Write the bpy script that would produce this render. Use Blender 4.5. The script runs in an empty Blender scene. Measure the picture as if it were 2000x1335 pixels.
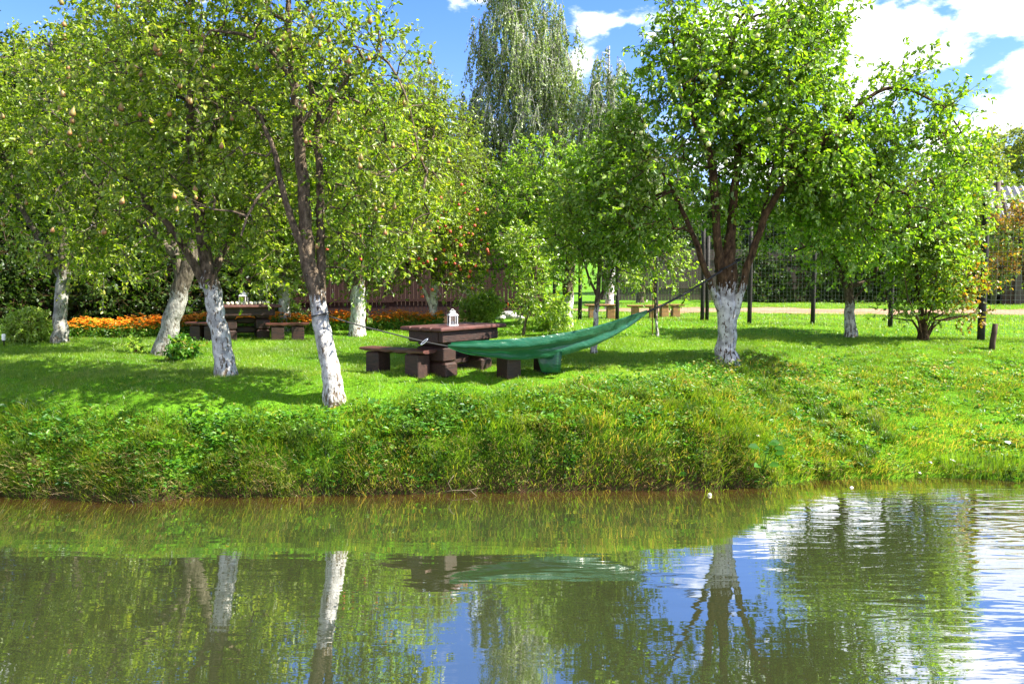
import bpy, math, random
import numpy as np
from math import radians, sin, cos, pi
from mathutils import Vector

# ------------------------------------------------------------------ camera, sky, sun
S = bpy.context.scene
COL = S.collection
F = 1600.0; PITCH = math.atan(122.5 / 1600.0); CAMZ = 3.0
cam = bpy.data.cameras.new("camera"); camo = bpy.data.objects.new("camera", cam); COL.objects.link(camo)
cam.sensor_width = 36.0; cam.lens = 36.0 * F / 2000.0; cam.clip_end = 2000; cam.clip_start = 0.1
camo.location = (0, 0, CAMZ); camo.rotation_euler = (pi / 2 - PITCH, 0, 0)
S.camera = camo
S.view_settings.view_transform = 'Standard'; S.view_settings.look = 'None'
S.view_settings.exposure = 2.0; S.view_settings.gamma = 1.0
S.render.engine = 'CYCLES'
cy = S.cycles
cy.max_bounces = 7; cy.diffuse_bounces = 3; cy.glossy_bounces = 3; cy.transmission_bounces = 4
cy.transparent_max_bounces = 8; cy.caustics_reflective = False; cy.caustics_refractive = False
cy.sample_clamp_indirect = 6.0
try:
    cy.use_denoising = True; cy.denoiser = 'OPENIMAGEDENOISE'
except Exception: pass

SUN_EL = radians(45); SUN_AZ = math.atan2(0.97, -0.14)      # azimuth clockwise from +Y
SUN_DIR = Vector((sin(SUN_AZ) * cos(SUN_EL), cos(SUN_AZ) * cos(SUN_EL), sin(SUN_EL)))
sl = bpy.data.lights.new("sun", 'SUN'); sl.energy = 5.0; sl.angle = radians(0.5); sl.color = (1.0, 0.93, 0.80)
so = bpy.data.objects.new("sun", sl); COL.objects.link(so)
so.rotation_euler = (-SUN_DIR).to_track_quat('-Z', 'Y').to_euler(); so.location = (20, 10, 30)

def N(nt, typ, **kw):
    n = nt.nodes.new(typ)
    for k, v in kw.items():
        if k.startswith('i_'):
            n.inputs[k[2:].replace('_', ' ')].default_value = v
        else: setattr(n, k, v)
    return n
def L(nt, a, b): nt.links.new(a, b)
def ramp(nt, fac, stops, interp='LINEAR'):
    r = N(nt, 'ShaderNodeValToRGB'); r.color_ramp.interpolation = interp
    el = r.color_ramp.elements
    while len(el) < len(stops): el.new(0.5)
    for e, (p, c) in zip(el, stops):
        e.position = p; e.color = (c[0], c[1], c[2], 1) if not isinstance(c, (int, float)) else (c, c, c, 1)
    if fac is not None: L(nt, fac, r.inputs[0])
    return r
def math_(nt, op, a, b=None, clamp=False):
    m = N(nt, 'ShaderNodeMath', operation=op); m.use_clamp = clamp
    for i, v in enumerate((a, b)):
        if v is None: continue
        if isinstance(v, (int, float)): m.inputs[i].default_value = v
        else: L(nt, v, m.inputs[i])
    return m.outputs[0]
def mixc(nt, fac, a, b, bt='MIX'):
    m = N(nt, 'ShaderNodeMix', data_type='RGBA', blend_type=bt)
    for s, v in ((0, fac), (6, a), (7, b)):
        if isinstance(v, (int, float)): m.inputs[s].default_value = v
        elif isinstance(v, tuple): m.inputs[s].default_value = (*v, 1)
        else: L(nt, v, m.inputs[s])
    return m.outputs[2]

w = bpy.data.worlds.new("World"); S.world = w; w.use_nodes = True
nt = w.node_tree; nt.nodes.clear()
out = N(nt, 'ShaderNodeOutputWorld'); bg = N(nt, 'ShaderNodeBackground'); bg.inputs[1].default_value = 0.075
sky = N(nt, 'ShaderNodeTexSky', sky_type='NISHITA'); sky.sun_disc = False
sky.sun_elevation = SUN_EL; sky.sun_rotation = SUN_AZ; sky.altitude = 200; sky.air_density = 1.0; sky.dust_density = 0.15; sky.ozone_density = 2.5
hs = N(nt, 'ShaderNodeHueSaturation'); hs.inputs['Saturation'].default_value = 1.30; hs.inputs['Value'].default_value = 1.0
L(nt, sky.outputs[0], hs.inputs['Color'])
L(nt, mixc(nt, 1.0, hs.outputs[0], (1.05, .84, 1.08), 'MULTIPLY'), bg.inputs[0])
tc = N(nt, 'ShaderNodeTexCoord')
def pxdir(px, py):
    fw = Vector((0, cos(PITCH), -sin(PITCH))); up = Vector((0, sin(PITCH), cos(PITCH)))
    return (fw * F + Vector((1, 0, 0)) * (px - 1000) + up * (667.5 - py)).normalized()
mp = N(nt, 'ShaderNodeMapping'); mp.inputs['Scale'].default_value = (1, 1, 2.0)
L(nt, tc.outputs['Generated'], mp.inputs[0])
n1 = N(nt, 'ShaderNodeTexNoise', i_Scale=9.0, i_Detail=10.0, i_Roughness=0.6); L(nt, mp.outputs[0], n1.inputs[0])
# cloud banks: a broad bank over the right of the sky, smaller puffs elsewhere
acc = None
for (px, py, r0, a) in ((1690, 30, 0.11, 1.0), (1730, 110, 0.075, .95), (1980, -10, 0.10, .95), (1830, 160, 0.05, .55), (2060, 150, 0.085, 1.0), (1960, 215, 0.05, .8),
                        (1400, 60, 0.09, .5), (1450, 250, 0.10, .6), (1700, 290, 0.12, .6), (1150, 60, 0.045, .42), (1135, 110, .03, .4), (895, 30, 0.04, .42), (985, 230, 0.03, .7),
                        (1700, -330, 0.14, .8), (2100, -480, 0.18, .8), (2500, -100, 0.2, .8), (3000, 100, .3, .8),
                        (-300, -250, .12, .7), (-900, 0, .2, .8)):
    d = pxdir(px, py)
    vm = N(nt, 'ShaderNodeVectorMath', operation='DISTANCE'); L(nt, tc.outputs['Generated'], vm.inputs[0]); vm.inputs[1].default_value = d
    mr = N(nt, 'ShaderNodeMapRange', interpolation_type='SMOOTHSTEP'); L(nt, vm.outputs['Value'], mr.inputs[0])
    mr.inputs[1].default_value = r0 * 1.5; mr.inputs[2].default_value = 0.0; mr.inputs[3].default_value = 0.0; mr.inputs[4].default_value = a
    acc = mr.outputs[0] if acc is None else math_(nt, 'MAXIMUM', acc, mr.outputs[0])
for dv, r0, a in (((0, -.35, .93), .5, .9), ((0, -1, .45), .55, .9), ((-.8, -.5, .5), .4, .8)):  # unseen clouds overhead and behind the camera, added as white fill light
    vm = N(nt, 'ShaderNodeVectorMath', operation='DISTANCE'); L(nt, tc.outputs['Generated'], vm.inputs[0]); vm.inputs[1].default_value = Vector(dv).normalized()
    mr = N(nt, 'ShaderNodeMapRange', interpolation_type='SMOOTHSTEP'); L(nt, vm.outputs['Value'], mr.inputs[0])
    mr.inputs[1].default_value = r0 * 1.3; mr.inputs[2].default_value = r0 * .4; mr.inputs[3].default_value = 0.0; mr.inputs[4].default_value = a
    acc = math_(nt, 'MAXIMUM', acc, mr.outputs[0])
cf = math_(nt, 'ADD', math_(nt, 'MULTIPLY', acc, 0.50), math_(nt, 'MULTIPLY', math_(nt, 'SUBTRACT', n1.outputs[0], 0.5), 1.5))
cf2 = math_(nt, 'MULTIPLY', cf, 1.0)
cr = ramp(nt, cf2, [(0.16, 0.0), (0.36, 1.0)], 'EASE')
n2 = N(nt, 'ShaderNodeTexNoise', i_Scale=4.0, i_Detail=4.0); L(nt, mp.outputs[0], n2.inputs[0])
cc = ramp(nt, n2.outputs[0], [(0.35, (0.72, 0.78, 0.90)), (0.6, (1.0, 1.0, 1.0))])
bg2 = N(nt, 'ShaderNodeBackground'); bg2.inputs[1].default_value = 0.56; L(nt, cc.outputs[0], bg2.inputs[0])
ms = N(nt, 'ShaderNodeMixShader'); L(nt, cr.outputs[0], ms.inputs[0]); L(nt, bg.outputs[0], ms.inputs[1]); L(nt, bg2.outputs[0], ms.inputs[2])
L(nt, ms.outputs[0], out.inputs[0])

# ------------------------------------------------------------------ helpers
def P(px, py, Y):
    d = pxdir(px, py); t = Y / d.y
    return np.array([d.x * t, Y, CAMZ + d.z * t])
def tag(o, label=None, cat=None, group=None, kind=None):
    if label: o['label'] = label
    if cat: o['category'] = cat
    if group: o['group'] = group
    if kind: o['kind'] = kind
    return o
def empty(name, loc, label, cat, group=None, rz=0):
    o = bpy.data.objects.new(name, None); COL.objects.link(o); o.location = loc; o.rotation_euler = (0, 0, rz)
    o.empty_display_size = 0.2
    return tag(o, label, cat, group)
def np_mesh(name, V, faces, sizes, mat, parent=None, attrs=None, smooth=False, local=None):
    """V (n,3); faces flat vertex index array; sizes per polygon"""
    me = bpy.data.meshes.new(name)
    V = np.asarray(V, dtype=np.float32)
    if local is not None: V = V - np.asarray(local, dtype=np.float32)
    faces = np.asarray(faces, dtype=np.int32).ravel(); sizes = np.asarray(sizes, dtype=np.int32)
    me.vertices.add(len(V)); me.vertices.foreach_set("co", V.ravel())
    me.loops.add(len(faces)); me.loops.foreach_set("vertex_index", faces)
    me.polygons.add(len(sizes))
    st = np.zeros(len(sizes), dtype=np.int32); st[1:] = np.cumsum(sizes)[:-1]
    me.polygons.foreach_set("loop_start", st)
    if smooth: me.polygons.foreach_set("use_smooth", np.ones(len(sizes), dtype=bool))
    me.update(calc_edges=True)
    for k, (dom, arr) in (attrs or {}).items():
        a = me.attributes.new(k, 'FLOAT', dom); a.data.foreach_set("value", np.asarray(arr, dtype=np.float32))
    mats = mat if isinstance(mat, (list, tuple)) else [mat]
    for m in mats: me.materials.append(m)
    o = bpy.data.objects.new(name, me); COL.objects.link(o)
    if parent is not None: o.parent = parent
    elif local is not None: o.location = local
    return o
class MB:
    """collects polygons in local space, builds ONE mesh object"""
    def __init__(s): s.v = []; s.f = []; s.sm = []
    def add(s, vs, fs, smooth=False):
        n = len(s.v); s.v += [tuple(map(float, v)) for v in vs]; s.f += [tuple(i + n for i in f) for f in fs]; s.sm += [smooth] * len(fs)
    def box(s, c, d, rz=0, tilt=None, taper=1.0, bev=0.0):
        hx, hy, hz = d[0] / 2, d[1] / 2, d[2] / 2
        b = min(bev, hx * .9, hy * .9, hz * .9)
        vs = []
        if b <= 0:
            for z in (-1, 1):
                k = taper if z > 0 else 1
                for (x, y) in ((-1, -1), (1, -1), (1, 1), (-1, 1)): vs.append((x * hx * k, y * hy * k, z * hz))
            fs = [(0, 3, 2, 1), (4, 5, 6, 7), (0, 1, 5, 4), (1, 2, 6, 5), (2, 3, 7, 6), (3, 0, 4, 7)]
        else:
            rings = [(-hz, b), (-hz + b, 0), (hz - b, 0), (hz, b)]
            fs = []
            for ri, (z, ins) in enumerate(rings):
                k = taper if ri > 1 else 1
                ax, ay = (hx - ins) * k, (hy - ins) * k; c2 = b * .5
                pts = [(-ax + c2, -ay), (ax - c2, -ay), (ax, -ay + c2), (ax, ay - c2), (ax - c2, ay), (-ax + c2, ay), (-ax, ay - c2), (-ax, -ay + c2)]
                vs += [(x, y, z) for x, y in pts]
            for r in range(3):
                for i in range(8): fs.append((r * 8 + i, r * 8 + (i + 1) % 8, (r + 1) * 8 + (i + 1) % 8, (r + 1) * 8 + i))
            fs.append(tuple(range(7, -1, -1))); fs.append(tuple(range(24, 32)))
        ca, sa = cos(rz), sin(rz); o = []
        for x, y, z in vs:
            if tilt: 
                x, z = x * cos(tilt) + z * sin(tilt), -x * sin(tilt) + z * cos(tilt)
            o.append((c[0] + x * ca - y * sa, c[1] + x * sa + y * ca, c[2] + z))
        s.add(o, fs)
    def tube(s, pts, rad, n=8, cap=True, smooth=True):
        V, Fq, _ = tube_np(np.array(pts, float), np.array(rad, float) if hasattr(rad, '__len__') else np.full(len(pts), float(rad)), n)
        s.add(V.tolist(), [tuple(f) for f in Fq.tolist()], smooth)
        if cap:
            m = len(s.v) - len(V)
            s.f.append(tuple(m + i for i in range(n - 1, -1, -1))); s.sm.append(False)
            m2 = m + len(V) - n; s.f.append(tuple(m2 + i for i in range(n))); s.sm.append(False)
    def lathe(s, prof, n=12, c=(0, 0, 0)):
        vs = []; fs = []
        for r, z in prof:
            for i in range(n):
                a = 2 * pi * i / n; vs.append((c[0] + r * cos(a), c[1] + r * sin(a), c[2] + z))
        for k in range(len(prof) - 1):
            for i in range(n): fs.append((k * n + i, k * n + (i + 1) % n, (k + 1) * n + (i + 1) % n, (k + 1) * n + i))
        fs.append(tuple(range(n - 1, -1, -1))); fs.append(tuple((len(prof) - 1) * n + i for i in range(n)))
        s.add(vs, fs, True)
    def build(s, name, mat, parent=None, loc=None):
        me = bpy.data.meshes.new(name); me.from_pydata(s.v, [], s.f); me.update()
        me.polygons.foreach_set("use_smooth", s.sm); me.materials.append(mat)
        o = bpy.data.objects.new(name, me); COL.objects.link(o)
        if parent is not None: o.parent = parent
        if loc is not None: o.location = loc
        return o
def unit(a): return a / np.maximum(np.linalg.norm(a, axis=-1, keepdims=True), 1e-9)
def tube_np(pts, rad, n, seed=0, bump=0.0):
    m = len(pts); t = np.gradient(pts, axis=0); t = unit(t)
    ref = np.array([0.0, 1.0, 0.0]) if abs(t[0][1]) < .9 else np.array([1.0, 0, 0])
    a = unit(np.cross(t, ref)); b = np.cross(t, a)
    ang = np.arange(n) * 2 * pi / n
    R = rad[:, None] * np.ones(n)[None]
    if bump:
        rs = np.random.RandomState(seed); s_ = np.linspace(0, 1, m)[:, None] * m * .18
        for k in range(5):
            R = R * (1 + bump * .5 * np.sin(ang[None] * (k + 2) + rs.rand() * 6 + s_ * rs.uniform(-1.5, 1.5)))
        R = R * (1 + bump * .45 * rs.uniform(-1, 1, R.shape))
    V = pts[:, None] + R[..., None] * (np.cos(ang)[None, :, None] * a[:, None] + np.sin(ang)[None, :, None] * b[:, None])
    i = np.arange(m - 1)[:, None] * n; j = np.arange(n)[None]; j2 = (j + 1) % n
    Fq = np.stack([i + j, i + j2, i + n + j2, i + n + j], -1).reshape(-1, 4)
    return V.reshape(-1, 3), Fq, None
def smooth_line(pts, step):
    pts = np.array(pts, float); out = []
    p = np.vstack([2 * pts[0] - pts[1], pts, 2 * pts[-1] - pts[-2]])
    for i in range(1, len(p) - 2):
        n = max(2, int(np.linalg.norm(p[i + 1][:3] - p[i][:3]) / step)); t = np.linspace(0, 1, n, endpoint=False)[:, None]
        out.append(.5 * ((2 * p[i]) + (-p[i - 1] + p[i + 1]) * t + (2 * p[i - 1] - 5 * p[i] + 4 * p[i + 1] - p[i + 2]) * t ** 2 + (-p[i - 1] + 3 * p[i] - 3 * p[i + 1] + p[i + 2]) * t ** 3))
    out.append(pts[-1:]); return np.vstack(out)

# ------------------------------------------------------------------ terrain
SH = np.array([(-60, 9.5), (-16, 11.0), (-7.5, 11.25), (-5.8, 11.0), (-5.0, 10.9), (-4.3, 11.15), (-2.8, 11.2), (-1, 11.3), (1, 11.45), (2.6, 11.5), (3.8, 11.75), (4.6, 12.15), (6.5, 12.3), (7.6, 12.05), (10, 11.6), (16, 11), (60, 9.5)])
BW = np.array([(-60, 2.5), (-9, 2.3), (-5, 1.9), (-2.8, 1.85), (0, 2.5), (2.2, 3.0), (4.5, 4.6), (7, 6.0), (12, 7), (60, 7)])
ZL = 1.4
def wob(x, y, s, seed):
    r = np.random.RandomState(seed); o = 0
    for k in range(5):
        a = r.uniform(0, 2 * pi); f = s * r.uniform(.6, 1.6) * (1.5 ** k) ; o = o + np.sin((x * cos(a) + y * sin(a)) * f + r.uniform(0, 6)) / (1.35 ** k)
    return o / 2.5
def shore(x): return np.interp(x, SH[:, 0], SH[:, 1]) + .07 * wob(x, x * 0, 2.4, 5) + .035 * wob(x, x * 0, 9, 6)
def G(x, y):
    x = np.asarray(x, float); y = np.asarray(y, float)
    ys = shore(x); bw = np.interp(x, BW[:, 0], BW[:, 1]); s = np.clip((y - ys) / bw, 0, 1)
    steep = np.interp(x, [-6, 2, 4.5, 7], [2.0, 2.0, 1.6, 1.25])
    prof = 1 - (1 - s) ** steep; prof = prof * (1 - .0 * s)
    lip = np.interp(x, [-60, 3, 4.6, 60], [.10, .10, .05, .03])
    z = lip * np.clip((y - ys) / .06, 0, 1) + (ZL - lip) * prof
    d_ = np.maximum(y - ys, 0); fh = np.interp(x, [-60, -5, -2, 0, 2.5, 60], [.50, .55, .66, .80, .82, .80]); f1 = np.clip(d_ / .34, 0, 1) ** .75; f2 = np.clip((d_ - .30) / (bw * 1.05), 0, 1)
    zface = fh * f1 + (ZL - fh) * (1 - (1 - f2) ** 1.7); k_ = np.interp(x, [-60, 2.6, 4.6, 60], [1, 1, 0, 0]); z = z * (1 - k_) + zface * k_
    z = z + .30 * np.clip((y - 14.5) / 8, 0, 1) ** 1.2 + .055 * wob(x, y, 1.3, 1) * np.clip((y - ys) / 1.0, 0, 1) + (.045 * wob(x, y, 4.0, 2) + .055 * wob(x, y, 8.0, 12) * np.clip(1 - (y - ys - bw) / .8, 0, 1) * np.interp(x, [-60, 4, 7, 60], [1, 1, .4, .4])) * np.clip((y - ys) / .5, 0, 1) * np.clip(1 - (y - ys - bw) / 3, .3, 1)
    z = z + np.clip((y - 70) / 100, 0, 3) * 4.0
    return np.where(y < ys, np.maximum(-1.2, (y - ys) * .9 - .05), z)
def g(x, y): return float(G(np.array([x]), np.array([y]))[0])
def onground(px, py):
    d = pxdir(px, py); t = 8.0
    for i in range(4000):
        p = Vector((0, 0, CAMZ)) + d * t
        if p.z <= g(p.x, p.y): break
        t += 0.02
    return p.x, p.y, g(p.x, p.y)

# ------------------------------------------------------------------ materials
def newmat(name):
    m = bpy.data.materials.new(name); m.use_nodes = True; nt = m.node_tree; nt.nodes.clear()
    return m, nt, N(nt, 'ShaderNodeOutputMaterial')
def foliage_mat(name, stops, trans=0.50, gloss=0.05, rough=.42, var_scale=1.2):
    m, nt, out = newmat(name)
    at = N(nt, 'ShaderNodeAttribute', attribute_name='tint')
    c = ramp(nt, at.outputs['Fac'], stops).outputs[0]
    geo = N(nt, 'ShaderNodeNewGeometry'); nz = N(nt, 'ShaderNodeTexNoise', i_Scale=var_scale, i_Detail=2.0); L(nt, geo.outputs['Position'], nz.inputs[0])
    v = ramp(nt, nz.outputs[0], [(.3, .78), (.7, 1.25)]).outputs[0]
    c = mixc(nt, 1.0, c, v, 'MULTIPLY')
    df = N(nt, 'ShaderNodeBsdfDiffuse'); L(nt, c, df.inputs[0])
    tr = N(nt, 'ShaderNodeBsdfTranslucent'); c2 = mixc(nt, 1.0, c, (1.25, 1.35, .45), 'MULTIPLY'); L(nt, c2, tr.inputs[0])
    gl = N(nt, 'ShaderNodeBsdfGlossy'); gl.inputs['Roughness'].default_value = rough; gl.inputs[0].default_value = (.9, .95, 1, 1)
    m1 = N(nt, 'ShaderNodeMixShader'); m1.inputs[0].default_value = trans; L(nt, df.outputs[0], m1.inputs[1]); L(nt, tr.outputs[0], m1.inputs[2])
    m2 = N(nt, 'ShaderNodeMixShader'); m2.inputs[0].default_value = gloss; L(nt, m1.outputs[0], m2.inputs[1]); L(nt, gl.outputs[0], m2.inputs[2])
    L(nt, m2.outputs[0], out.inputs[0]); return m
def princ(name, col, rough=.7, noise=None, bump=None, spec=.4, metallic=0, stretch=(1, 1, 1)):
    """noise=(scale, colour2, lo, hi)"""
    m, nt, out = newmat(name); b = N(nt, 'ShaderNodeBsdfPrincipled'); b.inputs['Roughness'].default_value = rough
    b.inputs['Specular IOR Level'].default_value = spec; b.inputs['Metallic'].default_value = metallic
    tc = N(nt, 'ShaderNodeTexCoord'); mp = N(nt, 'ShaderNodeMapping'); mp.inputs['Scale'].default_value = stretch; L(nt, tc.outputs['Object'], mp.inputs[0])
    if noise:
        nz = N(nt, 'ShaderNodeTexNoise', i_Scale=noise[0], i_Detail=7.0, i_Roughness=.62); L(nt, mp.outputs[0], nz.inputs[0])
        r = ramp(nt, nz.outputs[0], [(noise[2], col), (noise[3], noise[1])]); L(nt, r.outputs[0], b.inputs[0])
    else: b.inputs[0].default_value = (*col, 1)
    if bump:
        nb = N(nt, 'ShaderNodeTexNoise', i_Scale=bump[0], i_Detail=6.0); L(nt, mp.outputs[0], nb.inputs[0])
        bp = N(nt, 'ShaderNodeBump'); bp.inputs['Strength'].default_value = bump[1]; bp.inputs['Distance'].default_value = bump[2]; L(nt, nb.outputs[0], bp.inputs['Height']); L(nt, bp.outputs[0], b.inputs['Normal'])
    L(nt, b.outputs[0], out.inputs[0]); return m
def bark_mat(name, dark, light, paint=(.64, .63, .60)):
    m, nt, out = newmat(name); b = N(nt, 'ShaderNodeBsdfPrincipled'); b.inputs['Roughness'].default_value = .9; b.inputs['Specular IOR Level'].default_value = .15
    geo = N(nt, 'ShaderNodeNewGeometry')
    mp = N(nt, 'ShaderNodeMapping'); mp.inputs['Scale'].default_value = (1, 1, .38); L(nt, geo.outputs['Position'], mp.inputs[0])
    n1 = N(nt, 'ShaderNodeTexNoise', i_Scale=16.0, i_Detail=9.0, i_Roughness=.68); L(nt, mp.outputs[0], n1.inputs[0])
    bark = ramp(nt, n1.outputs[0], [(.36, dark), (.56, light), (.70, tuple(min(1, c * 1.9) for c in light))]).outputs[0]
    n2 = N(nt, 'ShaderNodeTexNoise', i_Scale=20.0, i_Detail=10.0, i_Roughness=.70); L(nt, mp.outputs[0], n2.inputs[0])
    at = N(nt, 'ShaderNodeAttribute', attribute_name='paint')
    f = math_(nt, 'ADD', math_(nt, 'SUBTRACT', at.outputs['Fac'], .5), math_(nt, 'MULTIPLY', math_(nt, 'SUBTRACT', n2.outputs[0], .47), 3.4))
    fr = ramp(nt, f, [(.10, 0.0), (.24, 1.0)]).outputs[0]
    n3 = N(nt, 'ShaderNodeTexNoise', i_Scale=8.0, i_Detail=9.0); L(nt, geo.outputs['Position'], n3.inputs[0])
    pc = ramp(nt, n3.outputs[0], [(.38, tuple(c * .50 for c in paint)), (.58, paint)]).outputs[0]
    L(nt, mixc(nt, fr, bark, pc), b.inputs[0])
    hsum = math_(nt, 'ADD', n1.outputs[0], math_(nt, 'MULTIPLY', n2.outputs[0], .8))
    bp = N(nt, 'ShaderNodeBump'); bp.inputs['Strength'].default_value = .9; bp.inputs['Distance'].default_value = .05; L(nt, hsum, bp.inputs['Height']); L(nt, bp.outputs[0], b.inputs['Normal'])
    L(nt, b.outputs[0], out.inputs[0]); return m

M = {}
M['pear_leaf'] = foliage_mat('pear_leaf', [(0, (.065, .13, .008)), (.42, (.185, .275, .018)), (.85, (.31, .39, .03)), (1, (.40, .40, .06))], gloss=.03, trans=.56)
M['apple_leaf'] = foliage_mat('apple_leaf', [(0, (.085, .18, .010)), (.5, (.185, .32, .018)), (.9, (.28, .42, .03)), (1, (.38, .45, .07))], gloss=.035, trans=.55)
M['young_leaf'] = foliage_mat('young_leaf', [(0, (.10, .19, .012)), (.5, (.21, .33, .02)), (.9, (.31, .42, .035)), (1, (.38, .44, .07))])
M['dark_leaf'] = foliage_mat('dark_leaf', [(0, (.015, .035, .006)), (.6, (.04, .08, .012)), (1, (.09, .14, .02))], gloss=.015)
M['bright_leaf'] = foliage_mat('bright_leaf', [(0, (.12, .19, .015)), (.6, (.20, .28, .025)), (1, (.28, .34, .04))], gloss=.04)
M['birch_leaf'] = foliage_mat('birch_leaf', [(0, (.08, .14, .03)), (.6, (.18, .255, .06)), (1, (.30, .38, .12))], trans=.45, gloss=.03)
M['autumn_leaf'] = foliage_mat('autumn_leaf', [(0, (.16, .18, .02)), (.4, (.34, .26, .03)), (.75, (.55, .22, .02)), (1, (.62, .32, .04))])
M['far_leaf'] = foliage_mat('far_leaf', [(0, (.12, .18, .04)), (.6, (.22, .27, .06)), (1, (.36, .33, .07))], gloss=.03)
M['bush_leaf'] = foliage_mat('bush_leaf', [(0, (.20, .34, .03)), (.6, (.33, .48, .05)), (1, (.48, .58, .12))])
M['bark'] = bark_mat('bark', (.035, .025, .016), (.15, .115, .08))
M['brown_bark'] = bark_mat('brown_bark', (.02, .012, .007), (.10, .06, .03))
M['grey_washed_bark'] = bark_mat('grey_washed_bark', (.03, .025, .018), (.14, .12, .09), (.36, .36, .33))
M['birch_bark'] = princ('birch_bark', (.55, .54, .50), .8, (3.0, (.04, .04, .04), .52, .6), stretch=(1, 1, 4))
M['wood'] = princ('stained_wood_shaded', (.013, .005, .0035), .55, (6, (.05, .02, .013), .38, .68), (26, .5, .02), .4, stretch=(1.0, 5, 5))  # legs and aprons near black: the shade on their faces is in the colour
M['wood_top'] = princ('stained_wood_top', (.045, .014, .010), .45, (5, (.12, .04, .03), .35, .7), (26, .5, .015), .5, stretch=(.8, 6, 6))
M['pale_wood'] = princ('pale_wood', (.22, .11, .04), .7, (7, (.36, .2, .08), .35, .7), (26, .4, .02), .3, stretch=(.7, 6, 6))
M['black_post'] = princ('dark_post', (.010, .009, .009), .8, (12, (.035, .03, .026), .4, .7), (20, .3, .01))
M['fence_board'] = princ('fence_board', (.020, .006, .004), .8, (3, (.045, .015, .010), .35, .7), (20, .3, .01), stretch=(8, 8, .6))
M['grey_board'] = princ('grey_board', (.06, .048, .04), .9, (2.5, (.12, .09, .075), .35, .7), stretch=(6, 6, .5))
M['wire'] = princ('galvanised_wire', (.20, .23, .22), .5, spec=.5)
M['white_metal'] = princ('white_metal', (.80, .80, .80), .4, (14, (.68, .68, .68), .5, .75))
M['candle'] = princ('candle_wax', (.75, .70, .58), .5)
M['rope'] = princ('black_rope', (.008, .008, .009), .7)
M['steel'] = princ('bright_steel', (.75, .75, .78), .22, metallic=1)
M['stone'] = princ('pale_stone', (.30, .28, .25), .9, (7, (.55, .52, .48), .35, .65), (14, .5, .03))
M['shell'] = princ('pale_skin', (.55, .55, .35), .5, (4, (.75, .72, .55), .4, .7))
M['pear'] = princ('pear_skin', (.20, .17, .045), .5, (6, (.26, .11, .04), .42, .62))
M['red_apple'] = princ('red_apple_skin', (.42, .05, .03), .38, (6, (.45, .22, .07), .5, .72))
M['green_apple'] = princ('pale_apple_skin', (.50, .55, .18), .38, (5, (.65, .50, .25), .55, .7))
M['plaster'] = princ('white_plaster', (.11, .125, .17), .85, (3, (.08, .09, .13), .4, .7))
M['slate'] = princ('blue_grey_roof', (.07, .10, .15), .6, (4, (.11, .15, .2), .4, .6))
M['twig_wood'] = princ('twig_wood', (.20, .16, .10), .8)
M['window_glass'] = princ('window_glass', (.02, .03, .04), .08, spec=.8)
M['dark_wood'] = princ('old_dark_wood', (.035, .022, .014), .9, (5, (.08, .05, .03), .4, .65), stretch=(6, 6, .6))
M['dry_stem'] = foliage_mat('dry_stem', [(0, (.22, .15, .06)), (.6, (.42, .33, .15)), (1, (.6, .52, .32))], trans=.15)
M['petal_orange'] = foliage_mat('petal_orange', [(0, (.80, .24, .015)), (.6, (.88, .33, .02)), (1, (.92, .52, .05))], trans=.35, gloss=.03)
M['petal_red'] = foliage_mat('petal_red', [(0, (.6, .05, .02)), (1, (.8, .2, .03))], trans=.3, gloss=.03)
M['grass'] = foliage_mat('grass_blade', [(0, (.065, .14, .006)), (.45, (.145, .255, .010)), (.8, (.23, .33, .014)), (.93, (.30, .36, .035)), (1, (.42, .36, .12))], trans=.58, gloss=.035, var_scale=.5)
M['bank_grass'] = foliage_mat('bank_grass', [(0, (.035, .09, .008)), (.4, (.09, .175, .012)), (.7, (.20, .27, .025)), (.85, (.32, .28, .06)), (1, (.46, .30, .12))], trans=.58, gloss=.03, var_scale=.9)
M['weed'] = foliage_mat('broad_weed', [(0, (.03, .115, .012)), (.5, (.085, .23, .022)), (.85, (.2, .33, .04)), (1, (.40, .28, .06))], gloss=.02)
M['white_petal'] = princ('white_petal', (.85, .84, .80), .6)

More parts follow.
